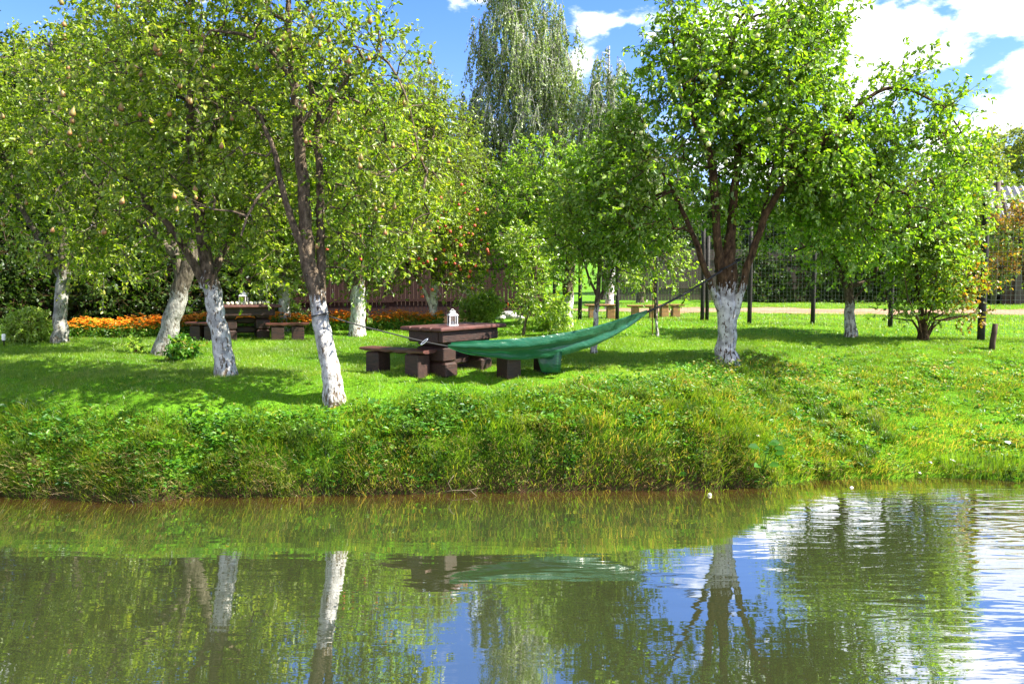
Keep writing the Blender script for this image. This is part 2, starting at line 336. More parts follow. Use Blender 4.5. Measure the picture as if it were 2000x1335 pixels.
def glass_mat():
    m, nt, out = newmat('pane_glass'); gl = N(nt, 'ShaderNodeBsdfGlossy'); gl.inputs['Roughness'].default_value = .03
    tr = N(nt, 'ShaderNodeBsdfTransparent'); fr = N(nt, 'ShaderNodeFresnel'); fr.inputs[0].default_value = 1.5
    mx = N(nt, 'ShaderNodeMixShader'); L(nt, fr.outputs[0], mx.inputs[0]); L(nt, tr.outputs[0], mx.inputs[1]); L(nt, gl.outputs[0], mx.inputs[2]); L(nt, mx.outputs[0], out.inputs[0]); return m
M['glass'] = glass_mat()
def hammock_mat():
    m, nt, out = newmat('green_nylon'); b = N(nt, 'ShaderNodeBsdfPrincipled')
    b.inputs[0].default_value = (.001, .095, .034, 1); b.inputs['Roughness'].default_value = .30; b.inputs['Specular IOR Level'].default_value = .6
    b.inputs['Sheen Weight'].default_value = .15
    tc = N(nt, 'ShaderNodeTexCoord'); nz = N(nt, 'ShaderNodeTexNoise', i_Scale=5.0, i_Detail=3.0); mp = N(nt, 'ShaderNodeMapping'); mp.inputs['Scale'].default_value = (.5, 3, 3)
    L(nt, tc.outputs['Object'], mp.inputs[0]); L(nt, mp.outputs[0], nz.inputs[0])
    bp = N(nt, 'ShaderNodeBump'); bp.inputs['Strength'].default_value = .5; bp.inputs['Distance'].default_value = .03; L(nt, nz.outputs[0], bp.inputs['Height']); L(nt, bp.outputs[0], b.inputs['Normal'])
    tr = N(nt, 'ShaderNodeBsdfTranslucent'); tr.inputs[0].default_value = (.003, .17, .065, 1)
    mx = N(nt, 'ShaderNodeMixShader'); mx.inputs[0].default_value = .22; L(nt, b.outputs[0], mx.inputs[1]); L(nt, tr.outputs[0], mx.inputs[2]); L(nt, mx.outputs[0], out.inputs[0]); return m
M['nylon'] = hammock_mat()
def ground_mat():
    m, nt, out = newmat('turf'); b = N(nt, 'ShaderNodeBsdfPrincipled'); b.inputs['Roughness'].default_value = .95; b.inputs['Specular IOR Level'].default_value = .1
    geo = N(nt, 'ShaderNodeNewGeometry')
    n1 = N(nt, 'ShaderNodeTexNoise', i_Scale=.6, i_Detail=8.0, i_Roughness=.65); L(nt, geo.outputs['Position'], n1.inputs[0])
    n2 = N(nt, 'ShaderNodeTexNoise', i_Scale=28.0, i_Detail=6.0, i_Roughness=.7); L(nt, geo.outputs['Position'], n2.inputs[0])
    c1 = ramp(nt, n1.outputs[0], [(.35, (.06, .17, .006)), (.55, (.105, .25, .010)), (.72, (.17, .27, .02))]).outputs[0]
    c2 = ramp(nt, n2.outputs[0], [(.35, .55), (.6, 1.15), (.75, 1.6)]).outputs[0]
    c = mixc(nt, 1.0, c1, c2, 'MULTIPLY')
    at = N(nt, 'ShaderNodeAttribute', attribute_name='soil')
    f = math_(nt, 'ADD', at.outputs['Fac'], math_(nt, 'MULTIPLY', math_(nt, 'SUBTRACT', n2.outputs[0], .5), .9))
    fr = ramp(nt, f, [(.4, 0.0), (.7, 1.0)]).outputs[0]
    soil = ramp(nt, n2.outputs[0], [(.35, (.018, .011, .006)), (.7, (.085, .05, .025))]).outputs[0]
    L(nt, mixc(nt, fr, c, soil), b.inputs[0])
    bp = N(nt, 'ShaderNodeBump'); bp.inputs['Strength'].default_value = .8; bp.inputs['Distance'].default_value = .05; L(nt, n2.outputs[0], bp.inputs['Height']); L(nt, bp.outputs[0], b.inputs['Normal'])
    L(nt, b.outputs[0], out.inputs[0]); return m
def water_mat():
    m, nt, out = newmat('pond_water')
    geo = N(nt, 'ShaderNodeNewGeometry'); at = N(nt, 'ShaderNodeAttribute', attribute_name='shallow')
    n0 = N(nt, 'ShaderNodeTexNoise', i_Scale=1.2, i_Detail=5.0); L(nt, geo.outputs['Position'], n0.inputs[0])
    f = math_(nt, 'ADD', at.outputs['Fac'], math_(nt, 'MULTIPLY', math_(nt, 'SUBTRACT', n0.outputs[0], .5), .5), clamp=True)
    c = ramp(nt, f, [(0, (.042, .052, .020)), (.45, (.048, .048, .014)), (.8, (.065, .038, .010)), (1, (.07, .036, .010))]).outputs[0]
    df = N(nt, 'ShaderNodeBsdfDiffuse'); L(nt, c, df.inputs[0])
    gl = N(nt, 'ShaderNodeBsdfGlossy'); gl.inputs['Roughness'].default_value = .0
    # ripples: long low swell everywhere, finer cat's-paws fading in towards the right-hand side
    sx = N(nt, 'ShaderNodeSeparateXYZ'); L(nt, geo.outputs['Position'], sx.inputs[0])
    mpa = N(nt, 'ShaderNodeMapping'); mpa.inputs['Scale'].default_value = (.55, 2.2, 1); mpa.inputs['Rotation'].default_value = (0, 0, radians(8)); L(nt, geo.outputs['Position'], mpa.inputs[0])
    na = N(nt, 'ShaderNodeTexNoise', i_Scale=1.6, i_Detail=2.0, i_Distortion=.4); L(nt, mpa.outputs[0], na.inputs[0])
    mpb = N(nt, 'ShaderNodeMapping'); mpb.inputs['Scale'].default_value = (1.2, 5.0, 1); mpb.inputs['Rotation'].default_value = (0, 0, radians(12)); L(nt, geo.outputs['Position'], mpb.inputs[0])
    nb = N(nt, 'ShaderNodeTexNoise', i_Scale=1.5, i_Detail=1.5, i_Distortion=.5); L(nt, mpb.outputs[0], nb.inputs[0])
    wn = N(nt, 'ShaderNodeTexNoise', i_Scale=.45, i_Detail=2.0); L(nt, geo.outputs['Position'], wn.inputs[0])
    mr = N(nt, 'ShaderNodeMapRange', interpolation_type='SMOOTHSTEP'); L(nt, math_(nt, 'ADD', sx.outputs[0], math_(nt, 'MULTIPLY', wn.outputs[0], 4.0)), mr.inputs[0])
    mr.inputs[1].default_value = 3.6; mr.inputs[2].default_value = 8.0; mr.inputs[3].default_value = .05; mr.inputs[4].default_value = 1.0
    nc = N(nt, 'ShaderNodeTexNoise', i_Scale=14.0, i_Detail=2.0); L(nt, mpa.outputs[0], nc.inputs[0])
    h = math_(nt, 'ADD', math_(nt, 'MULTIPLY', na.outputs[0], .0030), math_(nt, 'MULTIPLY', math_(nt, 'MULTIPLY', nb.outputs[0], mr.outputs[0]), .0075))
    h = math_(nt, 'ADD', h, math_(nt, 'MULTIPLY', nc.outputs[0], .00012))
    bp = N(nt, 'ShaderNodeBump'); bp.inputs['Strength'].default_value = 1.0; bp.inputs['Distance'].default_value = 1.0; L(nt, h, bp.inputs['Height'])
    L(nt, bp.outputs[0], gl.inputs['Normal'])
    fr = N(nt, 'ShaderNodeFresnel'); fr.inputs[0].default_value = 1.33; L(nt, bp.outputs[0], fr.inputs['Normal'])
    ff = math_(nt, 'ADD', math_(nt, 'MULTIPLY', fr.outputs[0], .9), .54, clamp=True)
    mx = N(nt, 'ShaderNodeMixShader'); L(nt, ff, mx.inputs[0]); L(nt, df.outputs[0], mx.inputs[1]); L(nt, gl.outputs[0], mx.inputs[2]); L(nt, mx.outputs[0], out.inputs[0]); return m

# ------------------------------------------------------------------ ground, water, path
def grid_obj(name, xs, ys, zf, mat, attrs=None):
    X, Y = np.meshgrid(xs, ys); Z = zf(X, Y); V = np.stack([X, Y, Z], -1).reshape(-1, 3)
    nx, ny = len(xs), len(ys); i = np.arange(ny - 1)[:, None] * nx; j = np.arange(nx - 1)[None]
    Fq = np.stack([i + j, i + j + 1, i + nx + j + 1, i + nx + j], -1).reshape(-1, 4)
    A = {k: ('POINT', f(X, Y).ravel()) for k, f in (attrs or {}).items()}
    return np_mesh(name, V, Fq, np.full(len(Fq), 4), mat, attrs=A, smooth=True)
xs = np.concatenate([np.linspace(-400, -40, 16), np.linspace(-38, -12, 40), np.arange(-11.8, 16, .12), np.linspace(16.3, 45, 60), np.linspace(50, 400, 16)])
ys = np.concatenate([np.linspace(-60, 9, 14), np.arange(9.4, 10.6, .2), np.arange(10.7, 15, .07), np.arange(15.1, 30, .25), np.linspace(31, 120, 60), np.linspace(130, 600, 14)])
def soil(X, Y):
    d = Y - shore(X); bw = np.interp(X, BW[:, 0], BW[:, 1]); k = np.interp(X, [-60, 3.4, 4.6, 60], [.7, .7, .25, .2])
    s = np.clip(1.0 - d / (bw * .32), 0, 1) * k
    s = s + .5 * np.clip(1 - np.abs((d / bw) - .45) / .2, 0, 1) * np.clip(wob(X, Y, 2.2, 9), 0, 1) * (X < 5)
    shade = np.clip((Y - 21) / 3, 0, 1) * np.clip((0 - X) / 2, 0, 1)  # soil colour also spread over the whole ground at back left
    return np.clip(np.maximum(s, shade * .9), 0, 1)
tag(grid_obj('lawn_ground', xs, ys, G, ground_mat(), {'soil': soil}), kind='structure')
wx = np.concatenate([np.linspace(-400, -30, 12), np.arange(-28, 30, .3), np.linspace(31, 400, 12)]); wy = np.concatenate([np.linspace(-60, 3, 8), np.arange(3.3, 13.2, .2)])
tag(grid_obj('pond_water', wx, wy, lambda X, Y: X * 0, water_mat(), {'shallow': lambda X, Y: np.clip(1 - (shore(X) - Y) / 1.5, 0, 1) ** 1.3}), kind='structure')
M['dirt'] = princ('dry_dirt', (.22, .125, .07), .95, (2.5, (.32, .21, .13), .35, .7), (12, .4, .03))
px_ = np.arange(1.5, 60, .5)
def path_y(x): return 33.5 - .09 * (x - 12) + .5 * np.sin(x * .25)
V = []; Fq = []
for i, x in enumerate(px_):
    hw = 3.0 * min(1, (x - 1.2) / 5); hw *= 1 + .12 * math.sin(x * 1.7) + .08 * math.sin(x * 4.1)
    for k in range(7):
        y = path_y(x) + hw * (k / 3 - 1); V.append((x, y, g(x, y) + .012 + .02 * (1 - abs(k / 3 - 1))))
for i in range(len(px_) - 1):
    for k in range(6): a = i * 7 + k; Fq.append((a, a + 7, a + 8, a + 1))
tag(np_mesh('dirt_path', np.array(V), np.array(Fq), np.full(len(Fq), 4), M['dirt'], smooth=True), kind='structure')

# ------------------------------------------------------------------ leaf & blade clouds
def leaf_mesh(rs, pos, d, nrm, ln, wd, hi=True):
    """returns V, faces, sizes for n leaves; pos base, d axis, nrm normal"""
    n = len(pos); d = unit(d); s = unit(np.cross(d, nrm)); u = np.cross(s, d)
    ln = ln[:, None]; wd = wd[:, None]
    if hi:
        tpl = [(0, 0, 0), (.28, -.42, .10), (.70, -.38, .06), (1, 0, -.10), (.70, .38, .06), (.28, .42, .10)]
        Fi = np.array([[0, 1, 2, 3], [0, 3, 4, 5]])
    else:
        tpl = [(0, 0, 0), (.5, -.5, .08), (1, 0, -.06), (.5, .5, .08)]; Fi = np.array([[0, 1, 2], [0, 2, 3]])
    V = np.stack([pos + d * ln * a + s * wd * b + u * ln * c for a, b, c in tpl], 1)
    k = len(tpl); Fa = (np.arange(n)[:, None, None] * k + Fi[None]).reshape(-1)
    return V.reshape(-1, 3), Fa, np.full(n * 2, Fi.shape[1]), 2
def randunit(rs, n): return unit(rs.normal(size=(n, 3)))

def make_tree(name, label, cat, base, limbs, blobs, nodes=700, twigs=3, lpt=11, leaf=(.07, .042), mat='pear_leaf', bark='bark', paint_h=0, seed=1,
              group=None, droop=.25, twig_len=.38, hi=True, bf=.25, tip_r=.004, zmin=None, fruit=None, hang=0.0, up=.15, extra_tint=0.0, tint_fn=None, sides=14, max_r=.08, crown_mats=None):
    rs = np.random.RandomState(seed)
    base = np.array(base, float)
    root = empty(name, tuple(base), label, cat, group)
    # wood: hand-placed limbs
    VV = []; FF = []; nV = 0; PA = []
    sk = []; skr = []
    for li, lm in enumerate(limbs):
        lm = np.array(lm, float)                     # x,y,z,r
        ln = smooth_line(lm, .12 if lm[0, 3] > .03 else .2)
        jit = rs.normal(size=(len(ln), 3)) * (ln[:, 3:4] * .055 + .004); ln[:, :3] += jit * (np.arange(len(ln)) > 0)[:, None]
        if li == 0:
            h = ln[:, 2] - ln[0, 2]; ln[:, 3] *= 1 + .35 * np.exp(-h / .12); ln[0, 2] -= .12
        v, f, _ = tube_np(ln[:, :3], np.maximum(ln[:, 3], .004), sides if lm[0, 3] > .03 else 7, seed + li, .055 if lm[0, 3] > .03 else .03)
        VV.append(v); FF.append(f + nV); nV += len(v)
        sk.append(ln[:, :3]); skr.append(ln[:, 3])
    sk = np.vstack(sk); skr = np.concatenate(skr)
    if zmin is None: zmin = base[2] + paint_h
    ok = sk[:, 2] > zmin
    if ok.sum() < 2: ok = sk[:, 2] >= np.sort(sk[:, 2])[-3]
    sk = sk[ok]; skr = skr[ok]
    # crown points
    vol = np.array([b[3] * b[4] * b[5] for b in blobs]); cnt = np.maximum(3, (nodes * vol / vol.sum())).astype(int)
    pts = []
    for b, c in zip(blobs, cnt):
        r = rs.rand(c) ** .42; p = randunit(rs, c) * r[:, None] * np.array([b[3], b[4], b[5]]) + np.array(b[:3]); pts.append(p)
    pts = np.vstack(pts); pts = pts[pts[:, 2] > G(pts[:, 0], pts[:, 1]) + (.08 if cat in ('bush', 'plant') else .5)]
    # clumping: drop points in noise hollows
    nz = wob(pts[:, 0] * 1.0 + pts[:, 2] * .7, pts[:, 1] + pts[:, 2] * .9, 2.0, seed + 50); pts = pts[(nz > -.42) | (len(pts) < 90)]
    n = len(pts); K = len(sk)
    allp = np.vstack([sk, pts]); par = np.full(K + n, -1); plen = np.zeros(K + n)
    cost = np.full(n, 1e9); who = np.zeros(n, int); done = np.zeros(n, bool)
    D = np.linalg.norm(pts[:, None] - sk[None], axis=2); who = D.argmin(1); cost = D.min(1); dist = cost.copy()
    order = []
    for it in range(n):
        c = np.where(done, 1e9, cost); i = int(c.argmin()); done[i] = True; par[K + i] = who[i]; plen[K + i] = plen[who[i]] + np.linalg.norm(pts[i] - allp[who[i]]); order.append(K + i)
        dd = np.linalg.norm(pts - pts[i], axis=1); nc = dd + bf * plen[K + i]
        m = nc < cost; cost = np.where(m, nc, cost); who = np.where(m, K + i, who)
    wgt = np.zeros(K + n); wgt[K:] = 1
    for i in reversed(order):
        if par[i] >= 0: wgt[par[i]] += wgt[i]
    rad = np.minimum(tip_r * np.maximum(wgt, 1) ** .5, max_r); rad[:K] = skr
    # wood: grown branches (one bent prism per edge)
    idx = np.array(order); a = allp[par[idx]]; b = allp[idx]; rb = rad[idx]; ra = np.minimum(np.minimum(rad[par[idx]], rb * 1.5 + .002), max_r)
    mid = (a + b) / 2 + rs.normal(size=a.shape) * .05 * np.linalg.norm(b - a, axis=1)[:, None] + np.array([0, 0, .04]) * np.linalg.norm(b - a, axis=1)[:, None]
    # continue the parent's direction a little so joints are not kinks
    def prisms(pa, pb, r1, r2, ns):
        t = unit(pb - pa); ref = np.where(np.abs(t[:, 2:3]) < .9, np.array([[0, 0, 1.]]), np.array([[1., 0, 0]])); s = unit(np.cross(t, ref)); u = np.cross(t, s)
        an = np.arange(ns) * 2 * pi / ns; ring = np.cos(an)[None, :, None] * s[:, None] + np.sin(an)[None, :, None] * u[:, None]
        V = np.concatenate([pa[:, None] + ring * r1[:, None, None], pb[:, None] + ring * r2[:, None, None]], 1)
        j = np.arange(ns); f = np.stack([j, (j + 1) % ns, (j + 1) % ns + ns, j + ns], -1)
        return V.reshape(-1, 3), (np.arange(len(pa))[:, None, None] * 2 * ns + f[None]).reshape(-1, 4)
    rm = (ra + rb) / 2
    for (p1, p2, r1, r2) in ((a, mid, ra, rm), (mid, b, rm, rb)):
        v, f = prisms(p1, p2, r1, r2, 5); VV.append(v); FF.append(f + nV); nV += len(v)
    # twigs with leaves
    T = n * twigs; o = np.repeat(pts, twigs, 0)
    ctr = pts.mean(0); outw = unit(o - ctr); ed = np.repeat(unit(b - a)[np.argsort(idx)], twigs, 0)
    td = unit(randunit(rs, T) * .9 + outw * .35 + ed * .5 + np.array([0, 0, up])); tl = twig_len * rs.uniform(.55, 1.35, T) * np.where(rs.rand(T) < .10, 1.9, 1.0)
    if hang > 0:
        td = unit(randunit(rs, T) * .35 + np.array([0, 0, -1.0])); tl = hang * rs.uniform(.4, 1.3, T)
    te = o + td * tl[:, None] * .98 + np.array([0, 0, -1]) * (droop * tl ** 1)[:, None] * .5
    v, f = prisms(o, te, np.full(T, .0035 if hi else .006), np.full(T, .0018 if hi else .003), 3); VV.append(v); FF.append(f + nV); nV += len(v)
    V = np.vstack(VV); Fq = np.vstack(FF)
    top = base[2] + paint_h
    pa_ = np.clip(.5 + (top - V[:, 2]) * 3.0, 0, 1) if paint_h > 0 else np.zeros(len(V))
    if paint_h > 0: pa_ = pa_ * .80 - .40 * np.exp(-np.maximum(V[:, 2] - base[2], 0) / .13) 
    np_mesh('trunk', V, Fq, np.full(len(Fq), 4), M[bark], root, {'paint': ('POINT', pa_)}, smooth=True, local=base)
    tt = rs.rand(T, lpt) ** .6; tt[:, 0] = 1.0
    lp = o[:, None] + (te - o)[:, None] * tt[..., None]
    m = T * lpt; lp = lp.reshape(-1, 3) + rs.normal(size=(m, 3)) * .012; tdr = np.repeat(unit(te - o), lpt, 0)
    ld = tdr * .45 + randunit(rs, m) * .75 + np.array([0, 0, -droop]); ld = unit(ld)
    nr = unit(randunit(rs, m) * .8 + np.array([0, 0, .8])); sz = rs.uniform(.5, 1.35, m)
    v, f, sz_, per = leaf_mesh(rs, lp, ld, nr, leaf[0] * sz, leaf[1] * sz * rs.uniform(.8, 1.15, m), hi)
    tnt = np.clip(rs.beta(2.2, 2.2, m) + extra_tint + np.repeat(rs.normal(size=T) * .12, lpt), 0, 1)
    tnt = np.where(rs.rand(m) < .012, 1.0, tnt)
    if tint_fn is not None:
        msk = tint_fn(lp, rs)
        for mm, mt in ((~msk, mat), (msk, 'autumn_leaf')):
            if mm.sum() == 0: continue
            v, f, sz_, per = leaf_mesh(rs, lp[mm], ld[mm], nr[mm], (leaf[0] * sz)[mm], (leaf[1] * sz)[mm], hi)
            np_mesh('crown' if mt == mat else 'turning_foliage', v, f, sz_, M[mt], root, {'tint': ('FACE', np.repeat(tnt[mm], per))}, local=base)
    else:
        np_mesh('crown', v, f, sz_, M[mat], root, {'tint': ('FACE', np.repeat(tnt, per))}, local=base)
    if fruit:
        kind, cnt, size, filt = fruit
        mb = MB()
        if kind == 'pear': mb.lathe([(.001, -.055), (.022, -.05), (.036, -.03), (.038, -.012), (.03, .012), (.019, .035), (.012, .05), (.003, .056), (.002, .08)], 10)
        else: mb.lathe([(.004, -.028), (.02, -.034), (.034, -.018), (.038, .004), (.032, .024), (.016, .034), (.004, .028), (.002, .05)], 10)
        cand = te[filt(te)] if filt else te
        # prefer places near the camera side so they show
        cand = cand[np.argsort(cand[:, 1] + rs.rand(len(cand)) * 1.2)][:max(cnt * 4, 10)]; rs.shuffle(cand); cand = cand[:cnt]
        first = None
        for p in cand:
            if first is None: o_ = mb.build('pear' if kind == 'pear' else 'apple', M[{'pear': 'pear', 'red': 'red_apple', 'green': 'green_apple'}[kind]], root); first = o_
            else: o_ = first.copy(); COL.objects.link(o_); o_.parent = root
            o_.location = tuple(p - base + np.array([0, -.03, -.06])); o_.rotation_euler = (rs.uniform(-.3, .3), rs.uniform(-.3, .3), rs.uniform(0, 6)); k = size * rs.uniform(.8, 1.15); o_.scale = (k, k, k)
    return root

def LM(Y, pts, dY=0.0):
    """limb given as (px, py, radius_m[, dy]) at depth Y -> world"""
    o = []
    for i, p in enumerate(pts):
        dy = p[3] if len(p) > 3 else dY * i / max(1, len(pts) - 1)
        w_ = P(p[0], p[1], Y + dy); o.append((w_[0], w_[1], w_[2], p[2]))
    return o
def BL(Y, lst):
    """blobs (px, py, rx_px, rz_px, ry_m, dY)"""
    o = []
    for (px, py, rx, rz, ry, dY) in lst:
        c = P(px, py, Y + dY); k = (Y + dY) / F; o.append((c[0], c[1], c[2], rx * k, ry, rz * k))
    return o
def base_of(limb):
    x, y = limb[0][0], limb[0][1]; z = g(x, y); limb[0] = (x, y, z, limb[0][3]); return (x, y, z)

# front pear tree
x, y, z = onground(657, 783); Y1 = y
l0 = LM(Y1, [(657, 783, .150), (645, 715, .140), (630, 650, .130), (622, 590, .125), (604, 520, .115), (597, 440, .095), (592, 350, .088, .1), (584, 260, .080, .1), (577, 180, .065, .15), (566, 100, .052, .2), (562, 20, .04, .2), (570, -80, .02, .2)])
ls = [l0,
      LM(Y1, [(612, 545, .062), (580, 460, .055, -.1), (555, 380, .046, -.1), (540, 310, .040, -.1), (522, 262, .034, .0), (500, 215, .024, .1), (455, 195, .016, .2), (400, 190, .009, .3)]),
      LM(Y1, [(625, 600, .075), (628, 520, .07, .1), (625, 430, .06, .2), (626, 340, .055, .3), (616, 270, .05, .35), (620, 210, .045, .4), (592, 130, .035, .45), (590, 60, .025, .5)]),
      LM(Y1, [(590, 240, .035), (630, 200, .03, .1), (690, 195, .02, .2), (750, 240, .012, .2)]),
      LM(Y1, [(538, 350, .03, -.2), (500, 390, .022, -.3), (470, 460, .015, -.5)]),
      LM(Y1, [(622, 250, .03, .4), (680, 150, .025, .2), (740, 110, .02, 0), (790, 180, .014, -.2), (820, 300, .01, -.3)]),
      LM(Y1, [(578, 180, .035, .15), (540, 110, .03, 0), (480, 70, .025, -.2), (410, 60, .018, -.4)])]
bx = base_of(l0)
make_tree('pear_tree', 'slender pear tree at the edge of the bank, whitewashed trunk leaning left, many ripe pears', 'tree', bx, ls,
          BL(Y1, [(600, 60, 150, 130, 1.3, .3), (700, 180, 140, 140, 1.4, .3), (745, 330, 140, 140, 1.4, .4), (690, 440, 130, 110, 1.2, .5), (470, 180, 140, 150, 1.4, .5), (460, 340, 130, 130, 1.3, .5), (500, 20, 150, 120, 1.4, .5), (600, -120, 150, 110, 1.3, .3), (600, 300, 120, 130, .8, 1.0), (815, 430, 70, 80, .9, .4)]),
          nodes=930, twigs=3, lpt=11, leaf=(.078, .047), mat='pear_leaf', paint_h=1.6, seed=11, zmin=bx[2] + 2.0, fruit=('pear', 60, .82, lambda p: p[:, 2] > 3.1), group='whitewashed orchard trees')

# second orchard tree (right of the leaning one)
x, y, z = onground(443, 732); Y2 = y
l0 = LM(Y2, [(443, 732, .155), (432, 670, .145), (420, 610, .14), (412, 555, .135), (405, 520, .11), (395, 450, .09), (385, 380, .08), (375, 300, .07), (372, 200, .055), (376, 100, .04), (370, 0, .02)])
ls = [l0, LM(Y2, [(410, 555, .08), (440, 480, .06, .3), (480, 400, .05, .5), (505, 320, .03, .6)]), LM(Y2, [(400, 560, .075), (370, 500, .06, -.2), (330, 440, .05, -.4), (280, 400, .03, -.5)]),
      LM(Y2, [(380, 330, .05), (420, 250, .04, .1), (430, 150, .03, .1), (428, 60, .02, .1)])]
bx = base_of(l0)
make_tree('pear_tree', 'whitewashed pear tree leaning left in front of the far picnic table', 'tree', bx, ls,
          BL(Y2, [(380, 100, 150, 130, 1.5, 0), (300, 260, 130, 130, 1.4, -.2), (440, 300, 120, 150, 1.5, .5), (350, 420, 120, 80, 1.3, 0), (490, 440, 90, 90, 1.2, .6), (330, -40, 160, 110, 1.4, 0), (500, 540, 60, 40, .6, 1.0), (230, 130, 110, 110, 1.2, 0)]),
          nodes=820, twigs=3, lpt=11, leaf=(.080, .048), mat='pear_leaf', paint_h=1.5, seed=22, zmin=bx[2] + 1.7, fruit=('pear', 24, 1.05, lambda p: p[:, 2] > 3.6), group='whitewashed orchard trees')

# leaning tree
x, y, z = onground(316, 692); Y3 = y
l0 = LM(Y3, [(316, 692, .185), (332, 640, .175), (345, 595, .17), (356, 555, .17), (368, 520, .15), (380, 470, .11), (390, 400, .09), (392, 300, .07), (380, 180, .05), (370, 60, .03)])
ls = [l0, LM(Y3, [(352, 560, .11), (345, 510, .09, -.1), (310, 465, .075, -.3), (265, 420, .06, -.4), (235, 395, .045, -.5), (190, 370, .03, -.6)]),
      LM(Y3, [(345, 500, .07, -.2), (320, 400, .06, 0), (300, 300, .05, 0), (270, 180, .035, 0), (250, 60, .02, 0)])]
bx = base_of(l0)
make_tree('apple_tree', 'thick grey trunk leaning hard to the right, dark limb reaching left under a broad crown', 'tree', bx, ls,
          BL(Y3, [(210, 160, 130, 120, 1.8, 0), (200, 300, 140, 110, 1.7, -.3), (330, 200, 110, 130, 1.6, .4), (180, 430, 120, 90, 1.5, -.3), (300, 420, 120, 90, 1.4, .3), (270, 60, 140, 90, 1.6, 0), (240, 520, 70, 50, .9, -.3), (400, 350, 90, 110, 1.3, .6), (120, 230, 100, 100, 1.3, -.3)]),
          nodes=920, twigs=3, lpt=10, leaf=(.085, .053), mat='pear_leaf', bark='grey_washed_bark', paint_h=1.35, seed=33, zmin=bx[2] + 1.6, fruit=('pear', 16, 1.0, None), group='whitewashed orchard trees')

# far-left tree
x, y, z = onground(119, 668); Y4 = y
l0 = LM(Y4, [(119, 668, .175), (117, 620, .15), (120, 570, .15), (124, 530, .13), (122, 450, .10), (118, 350, .08), (110, 200, .05), (100, 80, .03)])
ls = [l0, LM(Y4, [(120, 540, .09), (80, 470, .07, 0), (40, 400, .05, 0), (10, 300, .03, 0)]), LM(Y4, [(122, 530, .09), (160, 460, .07, 0), (200, 380, .05, 0), (215, 280, .03, 0)])]
bx = base_of(l0)
make_tree('apple_tree', 'whitewashed upright orchard tree beside the round light green bush', 'tree', bx, ls,
          BL(Y4, [(60, 200, 110, 120, 1.8, 0), (140, 330, 130, 120, 1.9, 0), (30, 340, 110, 100, 1.8, 0), (140, 470, 90, 70, 1.5, -.3), (-40, 260, 120, 130, 1.8, 0), (200, 500, 70, 70, 1.2, .2), (100, 110, 80, 60, 1.3, 0)]),
          nodes=900, twigs=3, lpt=10, leaf=(.088, .055), mat='pear_leaf', bark='grey_washed_bark', paint_h=1.6, seed=44, zmin=bx[2] + 1.7, fruit=('pear', 10, 1.0, None), group='whitewashed orchard trees')

# trees behind the tables
def simple_tree(name, label, cat, px, py, lean, topy, blobs, r0, **kw):
    x, y, z = onground(px, py); Y = y
    h = py - topy
    l0 = LM(Y, [(px, py, r0), (px + lean * .3, py - h * .25, r0 * .86), (px + lean * .6, py - h * .5, r0 * .75), (px + lean * .9, py - h * .75, r0 * .55), (px + lean, topy, r0 * .2)])
    ls = [l0]
    if 'limbs' in kw: ls += [LM(Y, q) for q in kw.pop('limbs')]
    bx = base_of(l0); return make_tree(name, label, cat, bx, ls, BL(Y, blobs), **kw)
simple_tree('apple_tree', 'whitewashed apple tree with leafy shoots up its trunk, behind the tilted front pear', 'tree', 697, 655, 6, 330,
            [(690, 480, 100, 70, 1.6, 0), (740, 400, 110, 90, 1.7, 0), (640, 400, 100, 90, 1.6, .3), (690, 290, 110, 90, 1.6, 0), (700, 600, 14, 40, .2, -.1)],
            .19, nodes=650, twigs=3, lpt=10, leaf=(.08, .05), mat='apple_leaf', paint_h=1.3, seed=55, zmin=2.9, group='whitewashed orchard trees', fruit=('red', 14, 1.0, lambda p: p[:, 2] > 3.2))
simple_tree('apple_tree', 'whitewashed trunk standing directly behind the right bench of the far table', 'tree', 556, 645, -4, 380,
            [(560, 500, 80, 60, 1.5, 0), (530, 420, 100, 90, 1.6, 0), (520, 560, 60, 40, .9, -.5), (600, 400, 90, 90, 1.5, 0)],
            .16, nodes=480, twigs=3, lpt=10, leaf=(.085, .05), mat='pear_leaf', paint_h=1.4, seed=56, zmin=2.9, group='whitewashed orchard trees')
simple_tree('apple_tree', 'small apple tree full of red apples, thin crooked white trunk by the flower bed', 'tree', 846, 636, 6, 400,
            [(830, 460, 110, 70, 1.7, 0), (880, 420, 80, 60, 1.5, -.2), (915, 480, 50, 60, 1.0, -.4), (780, 500, 90, 60, 1.4, 0), (890, 530, 60, 60, 1.1, -.4), (800, 400, 90, 50, 1.4, 0), (700, 540, 60, 30, .8, -.4)],
            .12, limbs=[[(842, 600, .06), (830, 570, .05), (800, 520, .04), (760, 480, .02)], [(843, 580, .06), (870, 520, .05), (910, 480, .03), (940, 450, .015)]],
            nodes=850, twigs=3, lpt=11, leaf=(.075, .042), mat='pear_leaf', paint_h=1.2, seed=57, zmin=2.7, fruit=('red', 80, 1.1, lambda p: p[:, 0] / p[:, 1] > -.125), group='whitewashed orchard trees')
simple_tree('young_tree', 'short rough-barked tree with forked trunk left of the far benches', 'tree', 1106, 638, 14, 380,
            [(1090, 480, 90, 80, 1.6, 0), (1130, 400, 110, 90, 1.7, 0), (1040, 420, 100, 110, 1.7, 0), (1100, 330, 110, 60, 1.6, 0), (1010, 520, 60, 60, 1.0, 0)],
            .17, nodes=900, twigs=3, lpt=10, leaf=(.09, .055), mat='apple_leaf', paint_h=.9, seed=58, zmin=2.6, group='young orchard trees')
